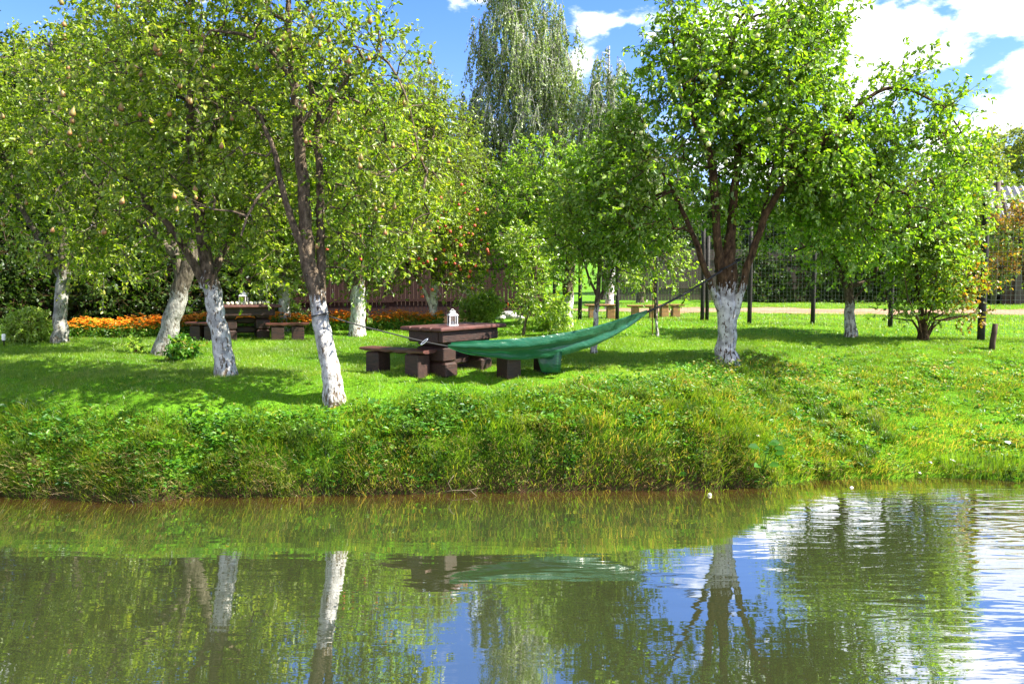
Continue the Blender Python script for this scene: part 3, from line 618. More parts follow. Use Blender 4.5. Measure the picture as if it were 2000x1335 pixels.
simple_tree('young_tree', 'thin dark-stemmed sapling with pale leaves just right of the main table', 'tree', 1022, 655, 30, 470,
            [(1040, 560, 36, 60, .7, 0), (1020, 490, 45, 50, .8, 0), (1070, 590, 40, 34, .6, .2), (1060, 630, 34, 18, .4, .2)],
            .035, nodes=230, twigs=3, lpt=10, leaf=(.085, .055), mat='young_leaf', seed=59, zmin=1.9, group='young orchard trees')
simple_tree('young_tree', 'slim whitewashed young tree rising behind the green hammock', 'tree', 1160, 690, 14, 420,
            [(1180, 500, 70, 60, .9, 0), (1200, 440, 80, 60, 1.0, 0), (1130, 440, 70, 70, 1.0, .2), (1160, 370, 80, 60, 1.0, 0)],
            .062, limbs=[[(1170, 590, .035), (1150, 540, .025), (1135, 490, .015)], [(1172, 585, .04), (1195, 530, .028), (1215, 470, .018), (1225, 420, .01)]],
            nodes=420, twigs=3, lpt=9, leaf=(.08, .052), mat='young_leaf', paint_h=1.0, seed=60, zmin=2.6, group='young orchard trees')
simple_tree('young_tree', 'knee-bent white sapling tied to a stake where the hammock ends', 'tree', 1284, 657, -8, 500,
            [(1285, 545, 50, 26, .6, 0), (1310, 520, 46, 26, .6, 0), (1255, 520, 40, 34, .6, 0), (1330, 560, 30, 12, .4, 0), (1270, 480, 60, 30, .6, 0)],
            .035, nodes=200, twigs=3, lpt=9, leaf=(.08, .05), mat='young_leaf', paint_h=.5, seed=61, zmin=2.3, group='young orchard trees')

# big apple tree the hammock hangs from
x, y, z = onground(1421, 712); Y5 = y
l0 = LM(Y5, [(1421, 712, .205), (1420, 670, .18), (1420, 630, .18), (1420, 590, .20), (1421, 555, .19), (1424, 520, .16), (1424, 490, .12), (1428, 440, .085, .1), (1434, 380, .075, .1), (1440, 300, .065, .2), (1428, 210, .055, .2), (1418, 130, .045, .2), (1440, 50, .03, .2), (1470, 0, .02, .2)])
ls = [l0,
      LM(Y5, [(1412, 620, .08), (1398, 580, .068, -.15), (1384, 545, .062, -.25), (1372, 510, .058, -.3), (1358, 470, .050, -.25), (1345, 440, .046, -.1), (1322, 390, .036, .1), (1285, 325, .028, .3), (1235, 275, .018, .4), (1200, 250, .010, .5)]),
      LM(Y5, [(1412, 570, .11), (1406, 510, .09, -.1), (1400, 450, .075, -.15), (1396, 380, .08, -.1), (1385, 300, .065, 0), (1350, 220, .05, .1), (1330, 140, .035, .1), (1310, 60, .02, .2)]),
      LM(Y5, [(1432, 620, .08), (1446, 575, .07, -.15), (1458, 530, .066, -.2), (1475, 480, .062, -.2), (1492, 430, .060, -.2), (1515, 385, .062, -.2), (1555, 325, .055, -.2), (1600, 285, .048, -.2), (1650, 235, .042, -.2), (1690, 195, .036, -.2), (1740, 172, .03, -.2), (1800, 185, .022, -.2), (1850, 220, .018, -.2), (1885, 270, .013, -.2), (1905, 310, .008, -.2)]),
      LM(Y5, [(1485, 445, .05, -.2), (1495, 400, .04, 0), (1510, 330, .035, .2), (1530, 240, .03, .3), (1550, 140, .02, .3), (1560, 60, .012, .3)]),
      LM(Y5, [(1418, 130, .035, .2), (1440, 60, .03, 0), (1480, 30, .02, -.1), (1530, 30, .014, -.2)]),
      LM(Y5, [(1560, 325, .03, -.2), (1620, 335, .025, -.2), (1680, 345, .018, -.1), (1740, 380, .012, 0)]),
      LM(Y5, [(1418, 140, .025, .2), (1390, 75, .02, .1), (1340, 60, .014, 0)])]
bx = base_of(l0)
make_tree('apple_tree', 'large apple tree with whitewashed trunk splitting into limbs, holding the hammock rope', 'tree', bx, ls,
          BL(Y5, [(1400, 120, 130, 100, 1.7, .2), (1330, 230, 120, 100, 1.7, 0), (1500, 170, 130, 110, 1.8, .2), (1420, 290, 140, 90, 1.6, .4), (1560, 300, 110, 80, 1.6, .1), (1270, 330, 100, 80, 1.4, -.1),
                  (1350, 390, 100, 36, 1.1, .3), (1640, 300, 110, 80, 1.5, 0), (1740, 320, 100, 90, 1.4, 0), (1800, 260, 90, 60, 1.0, -.1), (1850, 330, 60, 60, .9, -.1), (1690, 400, 110, 60, 1.2, .2), (1480, 50, 130, 60, 1.5, .2), (1580, 120, 70, 70, 1.0, .2), (1600, 410, 80, 34, 1.0, .3), (1320, 100, 70, 60, 1.0, .2), (1200, 410, 70, 70, 1.1, -.2), (1810, 420, 60, 60, .9, .2), (1740, 170, 90, 22, .5, -.2), (1270, 450, 60, 40, .8, -.2), (1620, 360, 90, 60, 1.2, .3), (1580, 220, 80, 70, 1.2, .3), (1680, 250, 70, 50, 1.0, .2), (1790, 130, 60, 22, .5, -.2), (1870, 190, 40, 22, .4, -.2), (1560, 40, 80, 40, 1.0, .2), (1700, 470, 90, 46, 1.0, .2), (1230, 260, 60, 60, 1.0, 0), (1180, 340, 60, 60, .9, -.2), (1240, 420, 60, 40, .9, -.2), (1600, 50, 70, 50, 1.0, .2), (1330, 30, 50, 50, 1.0, .2), (1720, 185, 60, 40, .7, -.2), (1780, 150, 40, 40, .6, -.2), (1840, 200, 50, 40, .6, -.2), (1700, 280, 60, 50, .8, -.2), (1640, 330, 70, 60, 1.0, -.1), (1560, 360, 60, 46, .9, 0), (1870, 290, 40, 50, .6, -.2), (1440, 400, 90, 46, .9, .5), (1390, 430, 60, 30, .7, .6), (1500, 450, 40, 34, .6, .5), (1330, 440, 50, 34, .7, .4)]),
          nodes=2350, twigs=3, lpt=10, leaf=(.095, .056), mat='apple_leaf', bark='brown_bark', paint_h=1.5, seed=66, zmin=bx[2] + 1.9, fruit=('green', 22, 1.1, lambda p: p[:, 2] > 3.4), group='whitewashed orchard trees', max_r=.03)

simple_tree('apple_tree', 'crooked whitewashed little apple tree leaning left, between the fence posts and bush', 'tree', 1662, 657, -8, 420,
            [(1620, 480, 70, 60, 1.3, 0), (1700, 440, 90, 70, 1.4, 0), (1590, 430, 70, 60, 1.2, 0), (1650, 390, 100, 60, 1.4, 0), (1600, 535, 34, 16, .5, -.2), (1760, 470, 60, 50, 1.0, 0)],
            .14, limbs=[[(1652, 560, .07), (1630, 505, .05), (1590, 480, .03), (1540, 495, .015)], [(1655, 560, .06), (1700, 545, .045), (1720, 500, .04), (1745, 440, .02)], [(1652, 600, .03), (1690, 560, .03), (1720, 535, .015)]],
            nodes=620, twigs=3, lpt=10, leaf=(.085, .055), mat='young_leaf', paint_h=.85, seed=67, zmin=2.9, group='whitewashed orchard trees', fruit=('green', 8, 1.2, None))
# multi-stemmed bush turning orange
x, y, z = onground(1803, 665); Yb = y
l0 = LM(Yb, [(1803, 665, .11), (1802, 630, .08), (1798, 590, .05), (1790, 530, .03), (1780, 450, .02), (1770, 380, .01)])
ls = [l0]
for k, (dx, top) in enumerate(((-30, 560), (22, 560), (40, 590), (-60, 600), (70, 600), (100, 590), (10, 520), (-14, 540))):
    ls.append(LM(Yb, [(1803 + dx * .08, 660, .03, k * .05 - .2), (1803 + dx * .35, 625, .024, k * .08 - .3), (1803 + dx, top + 20, .014, k * .12 - .5), (1803 + dx * 1.25, top - 40, .006, k * .15 - .6)]))
bx = base_of(l0)
cx_split = P(1850, 600, Yb)
make_tree('multi_stem_bush', 'tall many-stemmed bush with its right side turning orange, left of the tallest post', 'bush', bx, ls,
          BL(Yb, [(1830, 520, 80, 70, 1.2, 0), (1800, 440, 90, 80, 1.2, 0), (1870, 430, 60, 80, 1.1, 0), (1850, 350, 60, 60, 1.0, 0), (1880, 570, 46, 30, .8, 0), (1760, 560, 34, 30, .5, 0), (1800, 600, 70, 26, .5, 0), (1895, 620, 26, 20, .3, 0)]),
          nodes=700, twigs=3, lpt=9, leaf=(.08, .055), mat='young_leaf', bark='brown_bark', seed=68, zmin=bx[2] + .3, twig_len=.34,
          tint_fn=lambda p, rs: (rs.rand(len(p)) < np.clip((p[:, 0] - cx_split[0]) * .9 + .25, 0.0, .85) * np.clip((4.1 - p[:, 2]) * .8, 0.05, 1)))
simple_tree('fence_bush', 'loose bush with orange and green leaves outside the fence, beside the tallest post', 'bush', 2010, 620, -20, 430,
            [(1980, 480, 50, 60, 1.2, 0), (1940, 530, 40, 20, .8, 0), (2010, 440, 60, 60, 1.3, 0), (1950, 440, 34, 50, .8, 0)],
            .06, nodes=330, twigs=3, lpt=9, leaf=(.10, .065), mat='young_leaf', bark='brown_bark', seed=69, zmin=2.2, hi=False,
            tint_fn=lambda p, rs: (rs.rand(len(p)) < np.clip(.55 + .4 * np.sin(p[:, 2] * 4), .1, .9)))
# birches
def birch(label, px, Y, topy, blobs, seed, nodes, r0=.22):
    b0 = P(px, 600, Y); z0 = g(b0[0], Y); c = P(px, topy, Y)
    l0 = [(b0[0], Y, z0, r0), (b0[0] + .1, Y, z0 + (c[2] - z0) * .3, r0 * .8), (b0[0] - .1, Y, z0 + (c[2] - z0) * .6, r0 * .5), (c[0], Y, c[2], r0 * .15)]
    ls = [l0]; rs = np.random.RandomState(seed)
    for k in range(9):
        t = .25 + k * .075; zz = z0 + (c[2] - z0) * t; a = k * 2.4; R = 2.2 * (1.15 - t)
        ls.append([(b0[0], Y, zz, r0 * .32), (b0[0] + cos(a) * R * .5, Y + sin(a) * R * .5, zz + R * .8, r0 * .22), (b0[0] + cos(a) * R, Y + sin(a) * R, zz + R * 1.3, r0 * .06)])
    make_tree('birch_tree', label, 'tree', (b0[0], Y, z0), ls, BL(Y, blobs), nodes=nodes, twigs=5, lpt=16, leaf=(.12, .07), mat='birch_leaf', bark='birch_bark', seed=seed, hi=False, hang=1.15, droop=.6, zmin=z0 + 3, tip_r=.006, group='birches behind the orchard')
birch('tall weeping birch with hanging curtains of grey-green leaves against the sky', 1020, 38, -160, [(1010, 60, 90, 90, 2.2, 0), (1050, 160, 90, 100, 2.4, 0), (965, 190, 60, 80, 1.8, 0), (1020, -60, 80, 90, 2.0, 0), (930, 200, 34, 50, 1.2, 0), (1040, 290, 110, 80, 2.4, 0), (1105, 200, 50, 110, 1.6, 0), (950, 310, 60, 70, 1.6, 0), (1000, -150, 60, 60, 1.5, 0), (975, 400, 50, 60, 1.4, 0), (1090, 90, 46, 80, 1.8, 0), (1060, 380, 90, 60, 2.0, 0), (915, 230, 40, 50, 1.2, 0), (945, 120, 36, 60, 1.3, 0), (905, 300, 30, 36, 1.0, 0)], 71, 1450, .24)
birch('shorter birch whose wispy top shows between the weeping birch and the big apple tree', 1190, 36, 90, [(1190, 140, 34, 50, 1.2, 0), (1180, 220, 60, 60, 1.6, 0), (1200, 310, 90, 80, 1.8, 0), (1150, 300, 60, 60, 1.4, 0), (1225, 210, 34, 60, 1.2, 0), (1165, 170, 30, 40, 1.0, 0), (1235, 300, 50, 60, 1.4, 0)], 72, 700, .18)
def far_tree(name, label, px, Y, blobs, seed, nodes, mat, leaf, r0=.2, group=None, lpt=11, hang=0.0, twigs=4):
    b0 = P(px, 600, Y); z0 = g(b0[0], Y); bw_ = BL(Y, blobs); top = max(b[2] for b in bw_)
    hh = top - z0
    l0 = [(b0[0], Y, z0, r0), (b0[0] + .15, Y, z0 + hh * .3, r0 * .8), (b0[0] - .1, Y + .1, z0 + hh * .6, r0 * .5), (b0[0], Y, z0 + hh * .9, r0 * .15)]
    ls = [l0]
    for k in range(6):
        t = .22 + k * .1; a = k * 2.4 + seed; R = hh * .22; zz = z0 + hh * t
        ls.append([(b0[0], Y, zz, r0 * .4), (b0[0] + cos(a) * R * .6, Y + sin(a) * R * .6, zz + R * .5, r0 * .25), (b0[0] + cos(a) * R, Y + sin(a) * R, zz + R * 1.1, r0 * .07)])
    return make_tree(name, label, 'tree', (b0[0], Y, z0), ls, bw_, nodes=nodes, twigs=twigs, lpt=lpt, leaf=leaf, mat=mat, seed=seed, hi=False, zmin=z0 + 1.0, tip_r=.008, twig_len=.75, droop=.35, group=group, hang=hang)
far_tree('willow_tree', 'sunlit yellow-green tree whose rounded top shows left of the weeping birch', 850, 32, [(820, 190, 50, 60, 2.0, 0), (850, 260, 70, 70, 2.4, 0), (870, 340, 80, 80, 2.4, 0), (800, 140, 26, 26, 1.0, 0), (780, 300, 80, 90, 2.4, 0), (890, 410, 60, 60, 2.0, 0)], 73, 900, 'bright_leaf', (.13, .06))
dk = 'dark trees behind the orchard'
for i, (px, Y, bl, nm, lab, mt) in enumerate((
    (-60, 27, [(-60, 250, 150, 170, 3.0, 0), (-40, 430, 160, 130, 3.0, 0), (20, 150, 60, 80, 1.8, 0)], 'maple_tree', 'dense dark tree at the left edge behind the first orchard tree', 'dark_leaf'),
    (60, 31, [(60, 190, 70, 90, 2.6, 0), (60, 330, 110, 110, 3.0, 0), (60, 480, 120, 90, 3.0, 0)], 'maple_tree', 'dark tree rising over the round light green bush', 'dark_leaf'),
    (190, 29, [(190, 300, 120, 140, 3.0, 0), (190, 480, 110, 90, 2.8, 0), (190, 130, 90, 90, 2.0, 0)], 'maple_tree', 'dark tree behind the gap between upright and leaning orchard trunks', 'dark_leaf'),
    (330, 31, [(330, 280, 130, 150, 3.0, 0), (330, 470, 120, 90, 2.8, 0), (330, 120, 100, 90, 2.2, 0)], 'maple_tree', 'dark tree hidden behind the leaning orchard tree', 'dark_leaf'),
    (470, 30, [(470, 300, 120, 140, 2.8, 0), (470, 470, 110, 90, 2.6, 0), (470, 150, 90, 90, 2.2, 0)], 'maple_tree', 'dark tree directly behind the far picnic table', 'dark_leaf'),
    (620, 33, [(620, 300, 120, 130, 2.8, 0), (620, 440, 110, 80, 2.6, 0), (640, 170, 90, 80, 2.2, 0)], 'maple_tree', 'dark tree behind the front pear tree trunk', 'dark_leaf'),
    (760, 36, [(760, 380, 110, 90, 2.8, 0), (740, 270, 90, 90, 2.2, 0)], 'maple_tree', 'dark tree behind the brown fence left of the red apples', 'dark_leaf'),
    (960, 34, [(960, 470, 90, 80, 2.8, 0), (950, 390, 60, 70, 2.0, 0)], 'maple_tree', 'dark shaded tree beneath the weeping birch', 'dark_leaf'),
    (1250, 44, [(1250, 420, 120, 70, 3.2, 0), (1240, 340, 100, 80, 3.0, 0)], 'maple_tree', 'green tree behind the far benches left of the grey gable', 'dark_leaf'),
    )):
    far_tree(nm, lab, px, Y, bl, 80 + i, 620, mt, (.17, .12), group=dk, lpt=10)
# shrubs in the shade below them
def shrub(name, label, px, py, blobs, seed, nodes, mat, leaf, group=None, hi=True, bark='brown_bark', tl=.25, cat='bush', lpt=9, Yf=None):
    if Yf: w_ = P(px, 600, Yf); x, y = w_[0], w_[1]
    else: x, y, z = onground(px, py)
    z = g(x, y); rs = np.random.RandomState(seed); bl = BL(y, blobs); ls = []
    for k in range(5):
        b = bl[k % len(bl)]; ls.append([(x + rs.uniform(-.1, .1), y + rs.uniform(-.1, .1), z - .02, .02), (x * .6 + b[0] * .4 + rs.uniform(-.1, .1), y, z + (b[2] - z) * .5, .014), (b[0] + rs.uniform(-.2, .2), b[1], b[2], .006)])
    return make_tree(name, label, cat, (x, y, z), ls, bl, nodes=nodes, twigs=3, lpt=lpt, leaf=leaf, mat=mat, bark=bark, seed=seed, hi=hi, zmin=z + .1, tip_r=.003, twig_len=tl, group=group, sides=6)
shrub('round_bush', 'round light green garden bush beside the little path lamp', 58, 665, [(58, 640, 42, 26, .55, 0), (60, 625, 26, 16, .4, 0)], 91, 300, 'bush_leaf', (.07, .03), tl=.16)
shrub('leafy_weed', 'dark green weedy clump at the foot of the leaning trunk', 352, 704, [(352, 684, 22, 20, .3, 0)], 92, 70, 'weed', (.08, .05), tl=.14, cat='plant')
shrub('leafy_weed', 'sparse reddish seedling on the shaded grass left of the leaning trunk', 265, 690, [(265, 675, 14, 14, .2, 0)], 93, 16, 'bush_leaf', (.06, .03), tl=.14, cat='plant')
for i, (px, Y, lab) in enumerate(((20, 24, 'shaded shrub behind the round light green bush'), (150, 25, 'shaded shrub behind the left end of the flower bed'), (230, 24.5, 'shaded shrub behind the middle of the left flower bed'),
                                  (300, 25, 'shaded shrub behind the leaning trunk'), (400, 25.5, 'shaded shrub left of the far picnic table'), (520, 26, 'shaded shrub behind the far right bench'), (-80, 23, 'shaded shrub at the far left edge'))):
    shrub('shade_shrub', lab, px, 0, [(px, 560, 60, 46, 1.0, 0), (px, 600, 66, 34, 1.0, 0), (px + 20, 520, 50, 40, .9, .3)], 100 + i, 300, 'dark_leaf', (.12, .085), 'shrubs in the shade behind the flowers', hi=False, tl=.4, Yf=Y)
for i, (px, py, mt, lab) in enumerate(((925, 632, 'bush_leaf', 'yellowish garden shrub behind the right end of the main table'), (955, 630, 'bush_leaf', 'speckled yellow-green shrub left of the pale stones'), (1085, 645, 'bush_leaf', 'pale leafy shrub left of the forked rough trunk'))):
    shrub('garden_shrub', lab, px, py, [(px, py - 22, 26, 26, .45, 0), (px + 4, py - 44, 16, 16, .3, 0)], 120 + i, 140, mt, (.07, .04), 'low garden shrubs near the table', tl=.2)
# hedge behind mesh fence
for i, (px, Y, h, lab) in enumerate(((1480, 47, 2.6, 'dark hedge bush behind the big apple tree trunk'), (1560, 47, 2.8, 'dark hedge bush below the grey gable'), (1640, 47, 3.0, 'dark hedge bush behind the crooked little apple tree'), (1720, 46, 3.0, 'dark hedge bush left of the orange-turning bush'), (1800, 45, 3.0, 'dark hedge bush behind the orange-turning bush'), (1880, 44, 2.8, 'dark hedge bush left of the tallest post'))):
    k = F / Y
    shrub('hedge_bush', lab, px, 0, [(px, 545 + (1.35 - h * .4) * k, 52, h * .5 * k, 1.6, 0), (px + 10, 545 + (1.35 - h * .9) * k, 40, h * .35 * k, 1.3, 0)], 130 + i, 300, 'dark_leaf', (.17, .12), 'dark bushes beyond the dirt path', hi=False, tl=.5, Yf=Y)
# far woods on the right
for i, (px, Y, ty, lab, mt) in enumerate(((1925, 75, 250, 'far woodland tree showing just past the tip of the apple crown', 'far_leaf'), (1965, 82, 245, 'far woodland tree above the utility pole', 'far_leaf'), (2010, 78, 235, 'far woodland tree over the corrugated shed roof', 'far_leaf'),
        (1880, 85, 290, 'far woodland tree behind the orange-turning bush', 'far_leaf'), (2070, 80, 220, 'far woodland tree at the right edge', 'far_leaf'), (1800, 88, 300, 'far woodland tree behind the hanging apple branches', 'far_leaf'), (1700, 90, 310, 'far woodland tree behind the long right limb', 'far_leaf'), (1945, 62, 330, 'yellowing lower tree beside the utility pole', 'bright_leaf'), (1590, 90, 330, 'far woodland tree right of the grey gable', 'far_leaf'), (1330, 70, 320, 'far woodland tree left of the house roof', 'dark_leaf'), (1405, 66, 345, 'far woodland tree between the left limbs of the big apple tree', 'dark_leaf'), (1480, 68, 350, 'far woodland tree between the right limbs of the big apple tree', 'dark_leaf'), (1540, 60, 400, 'low woodland tree beside the right wall of the house', 'dark_leaf'))):
    hgt = 545 - ty
    far_tree('woodland_tree', lab, px, Y, [(px, ty + 50, 34, 46, 2.6, 0), (px, ty + hgt * .45, 44, hgt * .3, 3.0, 0), (px, ty + hgt * .75, 44, hgt * .25, 3.0, 0)], 150 + i, 420, mt, (.30, .2), group='far woodland trees', lpt=10, twigs=3)

# ------------------------------------------------------------------ flower bed (uncountable bloom mass)
def flower_bed(name, label, pts, wid, n, pet, seed):
    rs = np.random.RandomState(seed); pts = np.array(pts); t = rs.rand(n); seg = np.linspace(0, 1, len(pts))
    x = np.interp(t, seg, pts[:, 0]); y = np.interp(t, seg, pts[:, 1]) + rs.uniform(-wid / 2, wid / 2, n); z = G(x, y)
    h = rs.uniform(.20, .42, n) * (1 + .25 * wob(x, y, 3, seed))
    loc = np.array([pts[0][0], pts[0][1], g(*pts[0])]); root = tag(empty(name, tuple(loc), label, 'flower bed'), kind='stuff')
    # leaves
    m = n * 7; q = rs.randint(0, n, m); p = np.stack([x[q], y[q], z[q] + h[q] * rs.uniform(.05, .8, m)], -1) + rs.normal(size=(m, 3)) * .03
    v, f, s, per = leaf_mesh(rs, p, randunit(rs, m) + [0, 0, .5], randunit(rs, m) + [0, -.3, .6], rs.uniform(.05, .1, m), rs.uniform(.02, .035, m), False)
    a = np_mesh('foliage', v, f, s, M['weed'], root, {'tint': ('FACE', np.repeat(rs.uniform(.3, .95, m), per))}, local=loc)
    # petals: 7 per bloom
    nb = int(n * .8); q = rs.randint(0, n, nb); c = np.stack([x[q], y[q], z[q] + h[q]], -1); k = 7
    an = np.tile(np.arange(k) * 2 * pi / k, nb) + np.repeat(rs.uniform(0, 6, nb), k)
    d = np.stack([np.cos(an), np.sin(an), rs.uniform(0, .5, nb * k)], -1); cc_ = np.repeat(c, k, 0)
    v, f, s, per = leaf_mesh(rs, cc_, d, np.tile([0, -.3, 1.], (nb * k, 1)) + rs.normal(size=(nb * k, 3)) * .2, np.full(nb * k, .048), np.full(nb * k, .040), False)
    np_mesh('blooms', v, f, s, M[pet], root, {'tint': ('FACE', np.repeat(rs.rand(nb * k), per))}, local=loc)
A_ = [onground(140, 657)[:2], onground(300, 652)[:2], onground(420, 646)[:2], onground(560, 643)[:2], onground(700, 643)[:2], onground(865, 636)[:2]]
flower_bed('flower_bed', 'long bed of orange marigolds running behind the orchard trunks', A_, .9, 5600, 'petal_orange', 7)
flower_bed('flower_bed', 'small patch of red-orange blooms by the pale stones', [onground(930, 618)[:2], onground(1000, 612)[:2]], .8, 420, 'petal_red', 8)

# ------------------------------------------------------------------ grass
def blades(name, label, n, xr, yr, dens_fn, hfn, wfn, mat, seed, cat=None, lean=.5, tint_fn=None, seg2=True, off=None):
    rs = np.random.RandomState(seed)
    x = rs.uniform(*xr, n); y = rs.uniform(*yr, n); keep = rs.rand(n) < dens_fn(x, y); x = x[keep]; y = y[keep]
    z = G(x, y); n = len(x); h = hfn(x, y, rs); w_ = wfn(x, y, rs)
    a = rs.uniform(0, 2 * pi, n); side = np.stack([np.cos(a), np.sin(a), np.zeros(n)], -1)
    ld = np.stack([rs.normal(size=n) * lean, rs.normal(size=n) * lean - (off(x, y) if off else 0), np.ones(n)], -1); ld = unit(ld)
    b = np.stack([x, y, z - .01], -1)
    mid = b + ld * (h * .55)[:, None]
    ld2 = unit(ld + np.stack([rs.normal(size=n) * lean * .8, rs.normal(size=n) * lean * .8 - (off(x, y) if off else 0), np.full(n, -.25)], -1)); tip = mid + ld2 * (h * .5)[:, None]
    sw = side * (w_ / 2)[:, None]
    if seg2:
        V = np.stack([b - sw, b + sw, mid - sw * .8, mid + sw * .8, tip], 1).reshape(-1, 3); i = np.arange(n)[:, None] * 5
        Fa = np.concatenate([i + np.array([0, 1, 3, 2, 2, 3, 4])], 1).reshape(-1); S_ = np.tile([4, 3], n); per = 2
    else:
        V = np.stack([b - sw, b + sw, tip], 1).reshape(-1, 3); Fa = np.arange(n * 3); S_ = np.full(n, 3); per = 1
    t = tint_fn(x, y, rs) if tint_fn else rs.beta(2, 2.2, n)
    return tag(np_mesh(name, V, Fa, S_, mat, attrs={'tint': ('FACE', np.repeat(np.clip(t, 0, 1), per))}), label, cat, kind='stuff')
def infr(x, y, m=.72): return (np.abs(x) < y * m).astype(float)
def dsh(x, y): return (y - shore(x))
def bwf(x): return np.interp(x, BW[:, 0], BW[:, 1])
def kx(x): return np.interp(x, [-60, -3, 1, 4, 6, 60], [.56, .60, .74, .95, 1.0, 1.0])
# lawn
blades('lawn_grass', 'short mown lawn grass in sun and dappled shade', 620000, (-12.5, 13.5), (12.2, 20),
       lambda x, y: infr(x, y) * np.clip((dsh(x, y) / bwf(x) - .30 * kx(x)) / (.4 * kx(x)), 0, 1), lambda x, y, r: r.uniform(.035, .085, len(x)) * (1 + .25 * wob(x, y, 1.5, 31)), lambda x, y, r: r.uniform(.005, .010, len(x)), M['grass'], 201, lean=.55,
       tint_fn=lambda x, y, r: r.beta(2.2, 2.2, len(x)) + .12 * wob(x, y, .8, 33) + .08 * wob(x, y, 3.2, 34) + .05, seg2=False)
blades('far_lawn_grass', 'mown grass stretching back past the trees and the wire fence', 330000, (-20, 32), (20, 45),
       lambda x, y: infr(x, y) * np.clip(1.25 - (y - 20) / 32, .2, 1) * (1 - ((np.abs(y - path_y(x)) < 2.4) & (x > 3))) * (1 - ((x < 0) & (y > 22.5))), lambda x, y, r: r.uniform(.05, .11, len(x)), lambda x, y, r: r.uniform(.012, .024, len(x)), M['grass'], 202, lean=.6, seg2=False,
       tint_fn=lambda x, y, r: r.beta(2.2, 2.2, len(x)) + .12)
# bank: long rough grass, hanging over the water
def bank_h(x, y, r):
    s = np.clip(dsh(x, y) / bwf(x), 0, 1.2); left = np.interp(x, [-60, 3.5, 6, 60], [1, 1, .5, .42])
    return r.uniform(.07, .22, len(x)) * (1.5 - .85 * s) * left * np.clip(1 + .5 * wob(x, y, 3.5, 41) + .3 * wob(x, y, 9, 42), .35, 2.2)
def bank_t(x, y, r):
    s = np.clip(dsh(x, y) / bwf(x), 0, 1.2)
    return r.beta(2, 2, len(x)) + .16 * wob(x, y, 1.8, 43) + np.interp(x, [-9, -1, 1.5, 5, 8], [-.06, -.05, .04, .08, .08]) + .18 * np.clip(.35 - s, 0, 1) * (r.rand(len(x)) < .5)
blades('bank_grass', 'long rough grass tumbling down the pond bank', 520000, (-9.5, 11.5), (10.7, 19.5),
       lambda x, y: infr(x, y, .74) * (dsh(x, y) > -.02) * np.clip((kx(x) - dsh(x, y) / bwf(x)) / .25, 0, 1) * np.clip(.8 + .55 * wob(x, y, 2.6, 45) + .6 * np.clip(1 - dsh(x, y) / .5, 0, 1), .3, 1) * np.interp(x, [-60, 4, 7, 60], [1, 1, .75, .7]), bank_h, lambda x, y, r: r.uniform(.006, .012, len(x)), M['bank_grass'], 203, lean=.42,
       tint_fn=bank_t, off=lambda x, y: .8 * np.clip(1 - dsh(x, y) / bwf(x), 0, 1))
# reeds/fringe at the waterline, straw hanging down
blades('waterline_straw', 'dry straw and roots hanging over the dark waterline', 60000, (-9.5, 9.5), (10.7, 13.2), lambda x, y: infr(x, y, .74) * (dsh(x, y) > .0) * (dsh(x, y) < .34) * np.interp(x, [-60, 3.5, 5, 60], [1, 1, .35, .25]) * np.clip(.55 + wob(x, y, 3.0, 47), 0, 1),
       lambda x, y, r: r.uniform(.12, .38, len(x)), lambda x, y, r: r.uniform(.004, .009, len(x)), M['dry_stem'], 204, lean=.45, off=lambda x, y: 1.5)
blades('sedge_tuft', 'upright green sedge at the right-hand water edge', 9000, (6.6, 9.6), (11.0, 12.9), lambda x, y: (dsh(x, y) > -.05) * (dsh(x, y) < .45), lambda x, y, r: r.uniform(.12, .30, len(x)), lambda x, y, r: r.uniform(.005, .009, len(x)), M['grass'], 205, lean=.18)
# arching tussocks
rs = np.random.RandomState(77); tx = rs.uniform(-8.5, 6.5, 900); ty = rs.uniform(10.8, 15.5, 900); tk = (dsh(tx, ty) > .03) & (dsh(tx, ty) < bwf(tx) * .62 * kx(tx)) & (rs.rand(900) < np.interp(tx, [-9, 4, 6.5], [.75, .7, .3])); tx = tx[tk]; ty = ty[tk]; nt_ = len(tx); nb_ = 110
bx_ = np.repeat(tx, nb_) + rs.normal(size=nt_ * nb_) * .05; by_ = np.repeat(ty, nb_) + rs.normal(size=nt_ * nb_) * .04; m = nt_ * nb_
hh = np.repeat(rs.uniform(.12, .30, nt_), nb_) * rs.uniform(.5, 1.1, m); a = rs.uniform(0, 2 * pi, m); ou = np.stack([np.cos(a), np.sin(a) * .7 - .55, np.zeros(m)], -1) * rs.uniform(.2, 1.0, m)[:, None]
p0 = np.stack([bx_, by_, G(bx_, by_) - .01], -1); p1 = p0 + unit(ou * .5 + [0, 0, 1]) * (hh * .5)[:, None]; p2 = p1 + unit(ou * 1.2 + [0, 0, .45]) * (hh * .35)[:, None]; p3 = p2 + unit(ou * 1.2 + [0, 0, -.55]) * (hh * .35)[:, None]
sd = np.stack([-np.sin(a), np.cos(a), a * 0], -1) * rs.uniform(.0025, .0048, m)[:, None]
V = np.stack([p0 - sd, p0 + sd, p1 - sd, p1 + sd, p2 - sd * .8, p2 + sd * .8, p3], 1).reshape(-1, 3); Fa = (np.arange(m)[:, None] * 7 + np.array([0, 1, 3, 2, 2, 3, 5, 4, 4, 5, 6])).reshape(-1)
tt_ = np.repeat(np.clip(rs.beta(1.6, 1.6, nt_) + np.interp(tx, [-9, 0, 2, 6], [-.15, -.1, .0, .04]), 0, .68), nb_) + rs.normal(size=m) * .09
tag(np_mesh('tussock_grass', V, Fa, np.tile([4, 4, 3], m), M['bank_grass'], attrs={'tint': ('FACE', np.repeat(np.clip(tt_, 0, 1), 3))}), 'arching tufts of long grass leaning down the bank', kind='stuff')
